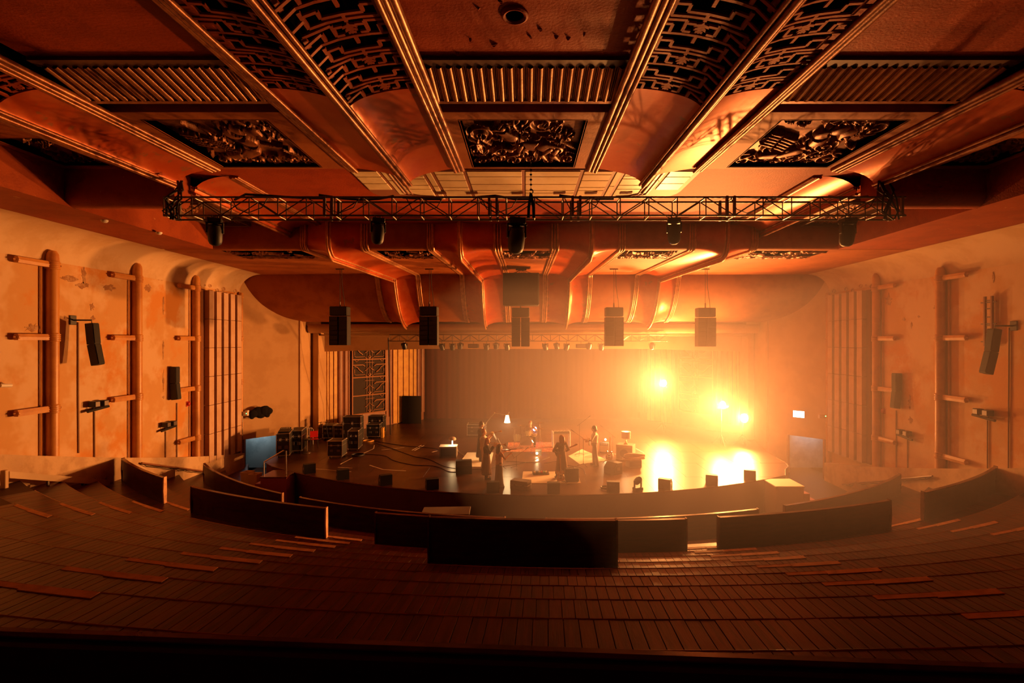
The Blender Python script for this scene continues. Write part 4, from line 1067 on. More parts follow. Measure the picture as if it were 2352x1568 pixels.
# ---- exit sign, emergency light, black bundle
t = empty('exit_sign', (14.32, 26.9, -3.98), -.75, 'bright green-white exit sign beside the stage on the shaded side', 'sign')
MB().bbox(-.28, .28, -.05, .03, 0, .36, .01).build('box', 'white_paint', t); MB().bbox(-.265, .265, -.056, -.048, .015, .345, .004).build('panel', 'exit_glow', t)
t = empty('emergency_light', (-14.28, 25.75, -3.72), 0, 'small white emergency light box on a post by the ochre corner pipe', 'light')
MB().bbox(-.02, .38, -.08, .08, 0, .2, .015).build('box', 'white_paint', t); MB().bbox(.26, .39, -.085, .085, .2, .27, .01).build('lamp', 'white_paint', t); MB().lathe([(1e-4, -.087), (.02, -.084)], (.33, 0, .12), 8, 'y').build('indicator', 'led_green', t)
MB().tube([(.1, 0, 0), (.1, 0, -3.2)], .02, 6).build('post', 'steel', t)
t = empty('emergency_light', (15.0, 25.75, -3.85), 0, 'small box with a green light by the slim corner pipe', 'light')
MB().bbox(-.3, .02, -.08, .08, 0, .2, .015).build('box', 'plaster_cream', t); MB().lathe([(1e-4, -.087), (.025, -.084)], (.0, 0, .12), 8, 'y').build('indicator', 'led_green', t)
mb = MB(); rs = random.Random(3)
for (u, v, r) in ((0, 0, .3), (.28, .05, .28), (-.25, -.05, .22), (.45, .02, .2), (-.33, -.22, .12), (.4, -.2, .12), (.1, -.1, .25), (.35, .22, .1)): mb.ball((u, -abs(u)*.2, v), r, 12, 1.1, .5, .95)
bo = mb.build('black_bundle', 'black_cloth', None, 60); bo.location = pix(594, 946, 26.45)[:2]+(pix(594, 946, 26.45)[2]+EZ,); bo.rotation_euler = (0, 0, .75)
rm = bo.modifiers.new('remesh', 'REMESH'); rm.mode = 'VOXEL'; rm.voxel_size = .03
tag(bo, 'lumpy black cloth bundle hung on the pale wall over the lit doorway', 'bundle')

# ================================================================ THINGS ON THE STAGE
def SP(px, py):
    x, y = on_stage(px, py); return (x, y, ZS)
# ---- flight cases
def flight_case(pos, w, d, h, rz, label, wheels=True, mt='case_ply', latches=2):
    t = empty('flight_case', pos, rz, label, 'case', 'black flight cases parked on the stage'); z0 = .12 if wheels else 0
    b = MB().bbox(-w/2, w/2, 0, d, z0, z0+h, .01).build('body', mt, t)
    e = MB(); s = .016
    for x in (-w/2, w/2):
        for y in (0, d): e.cbox(x, y, z0+h/2, 2*s, 2*s, h)
        for z in (z0, z0+h, z0+h*.72): e.cbox(x, d/2, z, 2*s, d, 2*s if z != z0+h*.72 else s)
    for y in (0, d):
        for z in (z0, z0+h, z0+h*.72): e.cbox(0, y, z, w, 2*s, 2*s if z != z0+h*.72 else s)
    e.build('edging', 'alu', t)
    for x in (-w/2, w/2):
        for y in (0, d):
            for z in (z0, z0+h): MB().ball((x, y, z), .034, 8).build('ball_corner', 'alu', t, 180)
    for k in range(latches):
        x = (k-(latches-1)/2)*w*.5; l_ = MB().bbox(x-.06, x+.06, -.012, .0, z0+h*.64, z0+h*.8, .004).build('latch', 'steel', t)
        MB().bbox(x-.02, x+.02, -.022, -.012, z0+h*.68, z0+h*.76, .004).build('twist', 'alu', l_)
        MB().bbox(x-.08, x+.08, -.012, .0, z0+h*.28, z0+h*.44, .004).build('handle_dish', 'steel', t)
    if wheels:
        for x in (-w/2+.09, w/2-.09):
            for y in (.09, d-.09):
                c = MB().lathe([(.05, -.018), (.05, .018)], (x, y, .05), 12, 'x').build('caster', 'black_metal', t, 40); MB().bbox(x-.03, x+.03, y-.035, y+.035, .085, .12, .004).build('fork', 'steel', c)
    return t
flight_case(SP(769, 1053), .68, .72, .72, .05, 'black flight case with silver edges standing nearest the stage tape marks')
flight_case(SP(811, 1036), .52, .95, .92, .12, 'narrow upright flight case with white edges beside the nearest case')
flight_case(SP(808, 1016), .98, .6, 1.32, .06, 'tallest flight case rising over the others', latches=3)
flight_case(SP(753, 1010), .58, .7, .72, .0, 'small flight case by the red chair')
flight_case(SP(778, 1010.5), .54, .7, .70, .0, 'small flight case between the red chair and the tallest case')
flight_case(SP(857, 1007), .74, .7, .70, .08, 'flight case beside the yellow board')
flight_case(SP(650, 1051), .58, 1.25, 1.05, .30, 'tall flight case with gear on top at the stage rim')
flight_case(SP(679, 1040), .58, 1.1, 1.0, .22, 'tall flight case behind the one at the stage rim')
flight_case((-9.1, 31.2, ZS), .9, .6, 1.0, 0, 'dark flight case in the back row under the organ grille', latches=2)
flight_case((-10.3, 30.6, ZS), .8, .6, .85, 0, 'dark flight case in the back row beside the pale pilaster', latches=2)
flight_case((-2.9, 30.4, ZS), 1.1, .6, .62, 0, 'low dark case standing far back behind the horn players', latches=2)
# gear lying on the rim case
cx0, cy0, _ = SP(650, 1051)
t = empty('mixing_desk', (cx0-.2, cy0+.62, ZS+1.19), .30, 'low mixing desk lying on the tall case at the stage rim', 'mixer')
MB().prism([(-.45, 0), (.45, 0), (.45, .12), (-.45, .05)], -.24, .24, 'x').build('body', 'case_ply', t)
for i in range(6): MB().lathe([(.016, 0), (.013, .03)], (-.18+.072*i, .2, .1), 8).build('knob', 'paper', t)
x, y, _ = SP(877, 1006); t = empty('yellow_board', (x, y, ZS), .1, 'yellow board leaning behind the end flight case', 'board'); MB().bbox(-.07, .07, 0, .5, 0, .58, .01).build('board', 'yellow_panel', t)
def coil(pos, R, mt, label, n=4, r=.016):
    pts = [(R*math.cos(a)*(1+.06*math.sin(a*1.7)), R*math.sin(a)*(1+.05*math.cos(a*2.3)), .02+.012*a/6.28) for a in lin(0, 2*PI*n, 22*n)]
    o = MB().tube(pts, r, 6).build('cable_coil', mt, None, 60); o.location = (pos[0], pos[1], pos[2]+EZ); return tag(o, label, 'cable')
coil(SP(846, 1014), .28, 'yellow_panel', 'cable coiled by the flight cases, painted orange as lit')  # amber light on the coil put into its colour
coil(SP(822, 1046), .30, 'cable', 'black cable coiled before the flight cases')
coil(SP(1392, 1122), .20, 'cable', 'black cable coiled at the stage rim beside a small speaker')
# ---- stool and chairs
t = empty('bar_stool', SP(705, 1040), 0, 'dark round stool between the flight cases and chairs', 'stool')
MB().lathe([(1e-4, .72), (.17, .72), (.18, .69), (.17, .66)], (0, 0, 0), 18).build('seat', 'black_metal', t); MB().tube([(0, 0, .1), (0, 0, .68)], .025, 8).build('post', 'steel', t); MB().lathe([(.2, .0), (.19, .03), (.03, .08)], (0, 0, 0), 18).build('base', 'steel', t)
def chair(pos, rz, mt, label, back_h=.85):
    t = empty('chair', pos, rz, label, 'chair')
    MB().bbox(-.2, .2, -.2, .2, .43, .46, .015).build('seat', mt, t)
    mb = MB()
    if mt == 'red_plastic': mb.bbox(-.2, .2, .17, .2, .5, back_h, .015)
    else:
        mb.tube([(-.19, .18, .46), (-.19, .2, .74), (-.12, .21, .84), (.12, .21, .84), (.19, .2, .74), (.19, .18, .46)], .017, 6)
        for x in (-.09, 0, .09): mb.tube([(x, .19, .46), (x, .21, .84)], .012, 6)
    mb.build('backrest', mt, t)
    for sx in (-.17, .17):
        for sy in (-.17, .17): MB().tube([(sx*1.1, sy*1.1, 0), (sx, sy, .44)], .014, 6).build('leg', mt if mt != 'red_plastic' else 'steel', t)
chair(SP(722, 1027), .5, 'red_plastic', 'bright red plastic chair beside the stool'); chair(SP(711, 1019), .4, 'white_paint', 'white metal chair behind the red chair')
# keyboard stand behind the chairs
t = empty('keyboard_stand', SP(742, 1013), .2, 'folded keyboard stand leaning between the chairs and cases', 'stand')
for k in (-.3, .3): MB().tube([(k, 0, 0), (k*.4, .1, 1.1)], .018, 6).build('leg', 'black_metal', t)
for z in (.4, .75, 1.05): MB().tube([(-.35, .04, z), (.35, .1, z+.04)], .016, 6).build('bar', 'alu' if z > 1 else 'black_metal', t)
# masking flat before the curtain
t = empty('masking_flat', (-7.85, 35.4, ZS), 0, 'square black masking flat against the yellow panels by the curtain', 'flat'); MB().bbox(-.66, .66, 0, .06, 0, 1.9, .01).build('face', 'black_cloth', t); MB().bbox(-.03, .03, .06, .7, 0, .05, .01).build('foot', 'brown_column', t)

# ---- steps, hand rail and bins at the stage rim
def steps(x, y, s_, label):
    t = empty('stage_steps', (x, y, ZF), 0, label, 'steps'); H = ZS-ZF
    MB().bbox(-.55, .55, -.75, .35, 0, H-.06, .01).build('landing_block', 'red_step', t); MB().bbox(-.57, .57, -.77, .37, H-.06, H-.01, .01).build('landing_board', 'bench_cap' if s_ < 0 else 'paper', t)  # landing on the floodlit side paler, the light painted into its board
    for k in range(4): MB().bbox(min(s_*(.55+.26*k), s_*(.81+.26*k)), max(s_*(.55+.26*k), s_*(.81+.26*k)), -.7, .3, 0, H-.06-.26*(k+1), .01).build('step', 'red_step', t)
    return t
steps(-10.55, 22.25, -1, 'dark red wooden steps up to the stage beside the bins'); steps(10.35, 20.85, 1, 'wooden steps with a landing painted as lit, on the floodlit side of the stage')
t = empty('stage_handrail', (-10.25, 22.0, ZS-.01), 0, 'bent steel handrail at the top of the dark red steps', 'handrail')
MB().tube([(0, 0, 0), (0, 0, .98), (-.12, 0, .99), (-.95, 0, .5)], .025, 8).build('rail', 'alu', t, 60); MB().tube([(-.95, 0, .5), (-.95, 0, -.25)], .022, 8).build('post', 'alu', t)
def bin_(x, y, lab):
    t = empty('waste_bin', (x, y, ZF), random.uniform(-.2, .2), lab, 'bin'); w, h = .20, 1.12
    mb = MB()
    def ring(s, z): return [(-w*s, -w*s, z), (w*s, -w*s, z), (w*s, w*s, z), (-w*s, w*s, z)]
    mb.put(ring(.85, 0)+ring(1, h)+ring(.94, h)+ring(.8, .03), [(3,2,1,0)]+[(i, (i+1)%4, (i+1)%4+4, i+4) for i in range(4)]+[(4+i, 4+(i+1)%4, 8+(i+1)%4, 8+i) for i in range(4)]+[(8+i, 8+(i+1)%4, 12+(i+1)%4, 12+i) for i in range(4)]+[(12,13,14,15)]); mb.build('body', 'bin_beige', t)
    r = MB(); r.tube([p for p in ring(1.04, h)]+[ring(1.04, h)[0]], .014, 6); r.build('rim', 'bin_beige', t)
bin_(-12.55, 23.2, 'beige open bin further from the dark red steps'); bin_(-12.02, 22.86, 'beige open bin right beside the dark red steps')

# ---- small speakers and monitors
def monitor(x, y, rz, label, w=.5, d=.42, h=.42, group='small speakers along the stage rim', name='floor_monitor', mt='speaker_black'):
    t = empty(name, (x, y, ZS), rz, label, 'speaker', group)
    p = [(-d/2, 0), (d/2, 0), (d/2, h*.55), (d*.1, h), (-d/2, h)]
    MB().prism(p, -w/2, w/2, 'x').build('cabinet', mt, t)
    mb = MB(); n = Vector((0, h*.45, d*.4)).normalized(); a, b = Vector((0, d/2, h*.55)), Vector((0, d*.1, h))
    q = [a.lerp(b, .08), a.lerp(b, .92)]
    vs = [(-w/2+.03, q[0].y, q[0].z), (w/2-.03, q[0].y, q[0].z), (w/2-.03, q[1].y, q[1].z), (-w/2+.03, q[1].y, q[1].z)]
    mb.put(vs+[tuple(Vector(v)+n*.015) for v in vs], [(3,2,1,0),(4,5,6,7),(0,1,5,4),(1,2,6,5),(2,3,7,6),(3,0,4,7)]); mb.build('grille', 'grille_black', t)
    for s_ in (-1, 1): 
        MB().bbox(min(s_*w/2, s_*(w/2+.006)), max(s_*w/2, s_*(w/2+.006)), -.1, .08, h*.35, h*.62, .002).build('side_handle', 'steel', t)
    return t
rim = [(710, .6, 'small speaker on the stage rim nearest the dark red steps'), (787, .5, 'second small rim speaker from the dark red steps'), (885, .5, 'third small rim speaker from the dark red steps'), (992, .35, 'fourth small rim speaker, next before the violinist'), (1132, .1, 'small rim speaker at the violinist\'s feet'),
       (1271, 0, 'small rim speaker before the guitarist in the long coat'), (1408, -.1, 'small rim speaker beside the coiled black cable'), (1528, -.5, 'small rim speaker in the glare beside the floor lamp'), (1635, -.35, 'small rim speaker second from the landing painted as lit'), (1722, -.4, 'small rim speaker next to the landing painted as lit')]
for px, rz, lab in rim:
    Y = 20.0
    for _ in range(8): X = (px-CX)/FPX*Y; Y = stage_front(X)+.34
    monitor(X, Y, rz, lab, .46, .40, .40)
Y = 20.0
for _ in range(8): X = (1465-CX)/FPX*Y; Y = stage_front(X)+.34
t = empty('floor_moving_light', (X, Y, ZS), .4, 'small moving light standing on the stage rim between two speakers', 'stage light')
MB().bbox(-.17, .17, -.13, .13, 0, .12, .02).build('base', 'black_metal', t)
y_ = MB()
for s_ in (-1, 1): y_.bbox(s_*.15-.02, s_*.15+.02, -.04, .04, .1, .38, .01)
y_.build('yoke', 'black_metal', t); h_ = MB(); h_.M = Matrix.Translation((0, 0, .36)) @ Matrix.Rotation(.9, 4, 'X'); h_.lathe([(.06, -.16), (.12, -.13), (.13, .06), (.1, .16), (.04, .17)], (0, 0, 0), 14); h_.build('head', 'speaker_black', t, 40)
x, y, _ = SP(1064, 1088); monitor(x, y+.2, PI+.15, 'big floor monitor before the white rug of the horn players', .68, .55, .52, 'big floor monitors', 'stage_monitor')
x, y, _ = SP(1410, 1089); monitor(x, y+.2, PI-.9, 'big floor monitor in front of the guitar stand and lamp cabinet', .6, .5, .48, 'big floor monitors', 'stage_monitor')

# ---- rugs
def rug(pts, mt, label, name='rug'):
    t = empty(name, (sum(p[0] for p in pts)/4, sum(p[1] for p in pts)/4, ZS), 0, label, 'rug'); cx, cyy = t.location.x, t.location.y
    P = [(a-cx, b-cyy) for a, b in pts]
    MB().prism(P, .0, .014, 'z').build('pile', mt, t)
    e = MB().tube([(a, b, .008) for a, b in P+P[:1]], .012, 5); e.build('binding', mt, t)
rug([(-3.1, 23.1), (-1.6, 23.1), (-1.65, 26.1), (-2.95, 26.1)], 'rug_white', 'white rug under the horn players')
rug([(-.15, 20.45), (2.2, 20.45), (2.25, 22.3), (-.1, 22.3)], 'rug_white', 'cream rug with the pedal board, nearest the stage rim')
rug([(2.12, 25.3), (2.96, 26.9), (3.95, 24.4), (2.5, 23.6)], 'rug_white', 'white rug lying askew under the standing guitarist')
rug([(-1.0, 26.3), (1.45, 26.3), (1.5, 28.7), (-.95, 28.7)], 'rug_red', 'patterned red rug under the drum kit')

# ---- lamps
def lamp_light(parent, loc, watts, col=(1.0, .66, .30), r=.06):
    ld = bpy.data.lights.new('lamp_light', 'POINT'); ld.energy = watts; ld.color = col; ld.shadow_soft_size = r
    o = bpy.data.objects.new('lamp_light', ld); COL.objects.link(o); o.parent = parent; o.location = loc
x, y, _ = SP(1029, 1051)
t = empty('speaker_cabinet', (x, y, ZS), .06, 'dark box with pale top carrying the mushroom lamp', 'cabinet'); MB().bbox(-.42, .42, 0, .62, 0, .52, .015).build('body', 'box_grey', t); MB().bbox(-.43, .43, -.01, .63, .52, .535, .004).build('top', 'paper', t); MB().bbox(-.36, .36, -.015, 0, .06, .46, .004).build('grille', 'amp_tolex', t)
t = empty('mushroom_lamp', (x+.17, y+.3, ZS+.535), 0, 'glowing mushroom shaped table lamp on the dark box', 'lamp'); MB().lathe([(.09, 0), (.09, .02), (.03, .03), (.028, .28)], (0, 0, 0), 16).build('stem', 'lamp_shade_glow', t, 50)
MB().lathe([(.17, .27), (.19, .30), (.17, .37), (.1, .42), (1e-4, .43)], (0, 0, 0), 20).build('cap', 'lamp_grey', t, 50); lamp_light(t, (0, 0, .24), 42)
x, y, _ = SP(1438, 1055)
t = empty('speaker_cabinet', (x, y+.1, ZS), -.45, 'brown cabinet carrying the drum shaded lamp', 'cabinet'); MB().bbox(-.4, .4, -.3, .3, 0, .72, .015).build('body', 'amp_grey', t); MB().bbox(-.34, .34, -.315, -.3, .06, .6, .004).build('grille', 'box_grey', t); MB().lathe([(1e-4, -.33), (.2, -.325)], (0, 0, .33), 18, 'y').build('speaker_cone', 'amp_tolex', t)
t = empty('table_lamp', (x+.02, y+.12, ZS+.72), 0, 'lamp with a drum shade and trumpet foot on the brown cabinet', 'lamp'); MB().lathe([(.12, 0), (.08, .03), (.03, .1), (.02, .3)], (0, 0, 0), 16).build('foot', 'brass', t, 50); MB().lathe([(.22, .28), (.225, .6)], (0, 0, 0), 24).build('shade', 'amp_grey', t, 50)
MB().lathe([(1e-4, .585), (.215, .585)], (0, 0, 0), 20).build('glow', 'bulb_glow', t); lamp_light(t, (0, 0, .72), 28)
# boom arm lamp
t = empty('boom_lamp', (-2.05, 25.2, ZS), 0, 'tall boom lamp with a glowing conical shade above the drum kit', 'lamp')
S = Vector((pix(1165, 958, 25.2)[0]+2.05, 0, pix(1165, 958, 25.2)[2]-ZS)); K = Vector((pix(1136, 948, 25.2)[0]+2.05, 0, pix(1136, 948, 25.2)[2]-ZS)); B0 = Vector((.05, 0, 1.58))
MB().lathe([(.2, 0), (.19, .03), (.03, .05)], (0, 0, 0), 18).build('base', 'steel', t); MB().tube([(0, 0, .03), B0], .018, 8).build('pole', 'alu', t); MB().tube([B0, K], .013, 8).build('lower_arm', 'alu', t); MB().tube([K, S+Vector((0, 0, .1))], .013, 8).build('upper_arm', 'alu', t); MB().ball(K, .035, 10).build('joint', 'alu', t)
MB().lathe([(.07, .1), (.13, -.18), (.15, -.26)], S, 20).build('shade', 'lamp_shade_glow', t, 50); MB().tube([S+Vector((0, 0, .08)), S+Vector((.1, 0, .26))], .012, 6).build('counter_grip', 'alu', t); lamp_light(t, tuple(S+Vector((0, 0, -.3))), 95)
# bare bulb by the drums
x, y, _ = SP(1237, 1046); t = empty('practice_amp', (x, y, ZS), 0, 'small grey box on the floor with a bare bulb before the drums', 'amplifier'); MB().bbox(-.16, .16, 0, .22, 0, .3, .012).build('body', 'box_grey', t); MB().bbox(-.13, .13, -.012, 0, .04, .24, .004).build('grille', 'amp_tolex', t)
t = empty('bare_bulb', (x-.08, y-.08, ZS), 0, 'bare glowing bulb standing on the floor before the drums', 'lamp'); MB().lathe([(.035, 0), (.035, .06), (.02, .08)], (0, 0, 0), 12).build('socket', 'black_metal', t); MB().ball((0, 0, .13), .055, 12).build('bulb', 'bulb_glow', t, 180); lamp_light(t, (0, -.1, .15), 12)
# blue back light
t = empty('blue_stage_light', (.52, 29.0, ZS), 0, 'small blue light shining from behind the drummer', 'stage light'); MB().tube([(0, .1, 0), (0, .1, .62)], .02, 8).build('stand', 'black_metal', t); 
mb = MB(); mb.lathe([(.05, .22), (.11, .18), (.12, 0)], (0, 0, .72), 16, 'y'); mb.build('housing', 'black_metal', t, 40)
mat('blue_lens', (.3, .4, 1), .4, emit=(.30, .38, 1.0), estr=30); MB().lathe([(1e-4, -.005), (.11, -.005)], (0, 0, .72), 16, 'y').build('lens', 'blue_lens', t)
ld = bpy.data.lights.new('blue_light', 'AREA'); ld.shape = 'DISK'; ld.size = .2; ld.energy = 240; ld.color = (.40, .42, 1.0); ld.spread = math.radians(110); o = bpy.data.objects.new('blue_light', ld); COL.objects.link(o); o.parent = t; o.location = (0, -.02, .72); o.rotation_euler = (math.radians(90), 0, 0)

# ---- drum kit
dx, dy, _ = SP(1208, 1031)
t = empty('drum_kit', (dx, dy+.1, ZS+.014), 0, 'drum kit with round bass drum on the patterned red rug', 'drum kit')
def drum(c, r, h, ax, nm, skin='drum_skin'):
    a = {'y': 'y', 'z': 'z'}[ax]; p = [(r, -h/2), (r, h/2)]
    o = MB().lathe(p, c, 28, a).build(nm, 'drum_shell', t, 40)
    for s_ in (-1, 1):
        MB().lathe([(r-.005, s_*h/2-.018), (r+.016, s_*h/2-.018), (r+.016, s_*h/2+.018), (r-.005, s_*h/2+.018)], c, 28, a).build('hoop', 'chrome', o, 40)
        MB().lathe([(1e-4, s_*(h/2+.004)), (r-.004, s_*(h/2+.004))], c, 28, a).build('head', skin, o)
    for k in range(8):
        an = 2*PI*k/8; off = (r+.015)
        p0, p1 = ((off*math.cos(an), -h/2, off*math.sin(an)), (off*math.cos(an), h/2, off*math.sin(an))) if ax == 'y' else ((off*math.cos(an), off*math.sin(an), -h/2), (off*math.cos(an), off*math.sin(an), h/2))
        MB().tube([tuple(Vector(c)+Vector(p0)), tuple(Vector(c)+Vector(p1))], .008, 5).build('lug', 'chrome', o)
    return o
drum((0, .2, .31), .30, .40, 'y', 'bass_drum', 'amp_tolex'); drum((-.46, .55, .48), .2, .38, 'z', 'floor_tom'); drum((.12, .25, .78), .16, .24, 'z', 'rack_tom'); drum((.42, .55, .64), .17, .14, 'z', 'snare_drum')
for s_ in (-1, 1): MB().tube([(s_*.3, .1, .25), (s_*.42, -.05, .01)], .012, 6).build('spur', 'chrome', t)
for fx in (-.6, -.32): MB().tube([(fx, .5, 0), (fx, .5, .5)], .01, 5).build('leg', 'chrome', t)
MB().tube([(0, .25, .6), (.1, .25, .72)], .014, 6).build('tom_post', 'chrome', t)
for (bx, by, hh_, r, tl) in ((-.28, .25, 1.18, .24, .15), (.75, .5, 1.28, .2, -.1), (.78, .3, 1.0, .22, .08), (-.62, .8, .95, .17, 0)):
    st = MB().tube([(bx, by, .12), (bx, by, hh_)], .012, 6)
    for k in range(3): a = 2*PI*k/3+.4; st.tube([(bx, by, .42), (bx+.27*math.cos(a), by+.27*math.sin(a), .01)], .009, 5)
    so = st.build('cymbal_stand', 'chrome', t)
    c = MB(); c.M = Matrix.Translation((bx, by, hh_)) @ Matrix.Rotation(tl, 4, 'Y'); c.lathe([(1e-4, .03), (.03, .025), (.05, .008), (r, -.012)], (0, 0, 0), 22); c.lathe([(1e-4, .026), (.05, .004), (r, -.015)], (0, 0, 0), 22); c.build('cymbal', 'cymbal', so, 50)
t2 = empty('drum_stool', (dx+.22, dy+1.0, ZS+.014), 0, 'round drum stool under the seated drummer', 'stool'); MB().lathe([(.03, .42), (.17, .43), (.18, .47), (.16, .5), (1e-4, .5)], (0, 0, 0), 18).build('seat', 'black_metal', t2, 50)
for k in range(3): a = 2*PI*k/3; MB().tube([(0, 0, .42), (.25*math.cos(a), .25*math.sin(a), .0)], .012, 6).build('leg', 'chrome', t2)

# ---- keyboard table, amps, pedal board, low cases, road box
x, y, _ = SP(1290, 1028); t = empty('synth_table', (x, y, ZS), .1, 'table of electronic instruments beside the drum kit', 'table')
for s_ in (-1, 1): MB().bbox(s_*.45-.03, s_*.45+.03, -.02, .4, 0, .86, .01).build('side_panel', 'paper', t)
MB().bbox(-.48, .48, -.02, .42, .72, .76, .008).build('shelf', 'box_grey', t); kb = MB().bbox(-.44, .44, 0, .34, .76, .84, .01).build('synthesizer', 'case_ply', t)
for i in range(14): MB().lathe([(.014, .84), (.011, .875)], (-.38+.058*i, .2+.05*(i % 3), 0), 7).build('knob', 'paper', kb)
for i in range(5): MB().tube([(-.35+.16*i, .3, .86), (-.3+.16*i, .33, .97+.03*(i % 2)), (-.22+.16*i, .28, .87)], .008, 5).build('patch_cable', 'cord_rope', kb)
def amp(pos, rz, w, d, h, label, front, body='amp_tolex', zb=0):
    t = empty('guitar_amp', (pos[0], pos[1], pos[2]+zb), rz, label, 'amplifier'); MB().bbox(-w/2, w/2, 0, d, 0.02, h, .02).build('cabinet', body, t); MB().bbox(-w/2+.03, w/2-.03, -.012, 0, .06, h*.74, .004).build('grille_cloth', front, t); p = MB().bbox(-w/2+.03, w/2-.03, -.01, 0, h*.78, h-.03, .004).build('control_panel', 'steel', t)
    for i in range(6): MB().lathe([(.012, -.03), (.014, -.01)], (-w/2+.09+i*(w-.18)/5, 0, h*.87), 8, 'y').build('knob', 'paper', p)
    for sx in (-1, 1):
        for yy_ in (.05, d-.05): MB().lathe([(.02, 0), (.02, .025)], (sx*(w/2-.05), yy_, 0), 8).build('foot', 'black_metal', t)
    MB().tube([(-.1, d/2, h), (-.08, d/2, h+.03), (.08, d/2, h+.03), (.1, d/2, h)], .012, 6).build('handle', 'black_metal', t)
    return t
x, y, _ = SP(1313, 1108); amp((x, y-.05, ZS+.014), PI+.15, .54, .27, .54, 'black guitar amplifier beside the guitar on its stand', 'amp_tolex').location.y += .3
x, y, _ = SP(1387, 1040); amp((x, y, ZS), -.3, .46, .25, .52, 'pale fronted guitar amplifier behind the standing guitarist', 'amp_cloth')
t = empty('bulb_lamp', (x+.1, y+.12, ZS+.58), 0, 'small glowing bulb lamp on the pale fronted amplifier', 'lamp'); MB().lathe([(.04, 0), (.04, .03), (.015, .04)], (0, 0, 0), 10).build('base', 'brass', t); MB().ball((0, 0, .08), .05, 12).build('bulb', 'bulb_glow', t, 180); lamp_light(t, (0, -.1, .1), 14)
x, y, _ = SP(1196, 1127); t = empty('road_box', (x, y+.28, ZS), -.42, 'low brown road box lying at the stage rim', 'case'); MB().bbox(-.36, .36, -.2, .2, 0, .17, .01).build('base_half', 'box_grey', t); MB().bbox(-.36, .36, -.2, .2, .185, .34, .01).build('lid', 'box_grey', t); MB().bbox(-.365, .365, -.205, .205, .168, .187, .004).build('edging', 'alu', t)
for k in (-.18, .18): MB().bbox(k-.03, k+.03, -.215, -.2, .14, .22, .004).build('latch', 'steel', t)
x, y, _ = SP(1242, 1089); t = empty('pedal_board', (x, y, ZS+.014), .12, 'pedal board with coloured pedals on the cream rug', 'pedal board'); MB().prism([(-.16, 0), (.16, 0), (.16, .09), (-.16, .04)], -.34, .34, 'x').build('board', 'black_metal', t)
for i, mt in enumerate(('pedal_cream', 'black_metal', 'pedal_cream', 'pedal_red', 'pedal_green', 'pedal_cream')):
    p = MB().bbox(-.3+.1*i, -.225+.1*i, -.08, .06, .06, .12, .006).build('pedal', mt, t); MB().lathe([(.01, .12), (.008, .14)], (-.262+.1*i, .03, 0), 7).build('knob', 'paper', p)
x, y, _ = SP(1462, 1073); t = empty('equipment_stool', (x-.1, y+.1, ZS), .2, 'low dark box carrying the open instrument case', 'box'); MB().bbox(-.3, .3, -.2, .25, 0, .34, .012).build('body', 'box_grey', t); MB().bbox(-.28, .28, -.21, -.2, .05, .3, .004).build('front_panel', 'amp_tolex', t)
t = empty('instrument_case', (x-.1, y+.1, ZS+.34), .25, 'pale violin case lying open on the low dark box', 'case')
pl = [(-.5, -.14), (-.3, -.2), (.1, -.16), (.5, -.08), (.55, 0), (.5, .1), (.1, .17), (-.3, .2), (-.5, .14)]
MB().prism(pl, 0, .08, 'z').build('tray', 'paper', t); MB().prism([(a*.95, b*.9) for a, b in pl], .08, .1, 'z').build('lining', 'cloth_brown', t)
ld_ = MB(); ld_.M = Matrix.Translation((.1, .2, .08)) @ Matrix.Rotation(1.9, 4, 'X'); ld_.prism(pl, 0, .05, 'z'); ld_.build('lid', 'paper', t)

# ---- guitars on stands
GB = [(-.06,.0),(-.14,.02),(-.17,.10),(-.15,.18),(-.11,.24),(-.15,.32),(-.16,.40),(-.12,.42),(-.06,.36),(0,.35),(.05,.36),(.10,.40),(.13,.38),(.13,.31),(.10,.24),(.14,.17),(.16,.09),(.13,.02),(.06,0)]
def guitar_parts(t, Mx, body='sunburst'):
    def mk(): m = MB(); m.M = Mx; return m
    b = mk(); b.prism(GB, -.022, .022, 'y'); bo = b.build('body', body, t, 40)
    p = mk(); p.prism([(x*.7, z*.6+.1) for x, z in GB], -.026, -.022, 'y'); p.build('pick_guard', 'paper', bo)
    n = mk(); n.bbox(-.026, .026, -.028, -.005, .34, .88, .006); n.build('neck', 'varnish', t)
    h = mk(); h.prism([(-.028, .88), (.028, .88), (.05, 1.0), (.02, 1.06), (-.03, 1.03)], -.02, -.006, 'y'); ho = h.build('headstock', 'varnish', t)
    for k in range(3):
        q = mk(); q.tube([(.03+.006*k, -.013, .91+.04*k), (.065, -.013, .91+.04*k)], .008, 5); q.build('tuner', 'chrome', ho)
    for z in (.12, .2): q = mk(); q.cbox(0, -.029, z, .08, .012, .03); q.build('pickup', 'black_metal', bo)
def guitar_on_stand(pos, rz, label, body='sunburst'):
    t = empty('electric_guitar', pos, rz, label, 'guitar'); guitar_parts(t, Matrix.Translation((0, -.05, .14)) @ Matrix.Rotation(-.14, 4, 'X'), body)
    s = empty('guitar_stand', pos, rz, 'black tripod stand holding the '+label, 'stand')
    st = MB().tube([(0, .12, .3), (0, .08, .85)], .012, 6); st.build('post', 'black_metal', s)
    for (a, b) in ((-.25, -.2), (.25, -.2), (0, .35)): MB().tube([(0, .12, .32), (a, b, .0)], .012, 6).build('leg', 'black_metal', s)
    MB().tube([(-.12, -.1, .12), (0, .1, .12), (.12, -.1, .12)], .012, 6).build('cradle', 'black_metal', s)
x, y, _ = SP(1288, 1115); guitar_on_stand((x, y+.2, ZS+.0), .25, 'sunburst guitar upright near the long coated musician')
x, y, _ = SP(1401, 1064); guitar_on_stand((x, y+.15, ZS), -.5, 'red brown guitar upright beside the lamp cabinet', 'varnish')

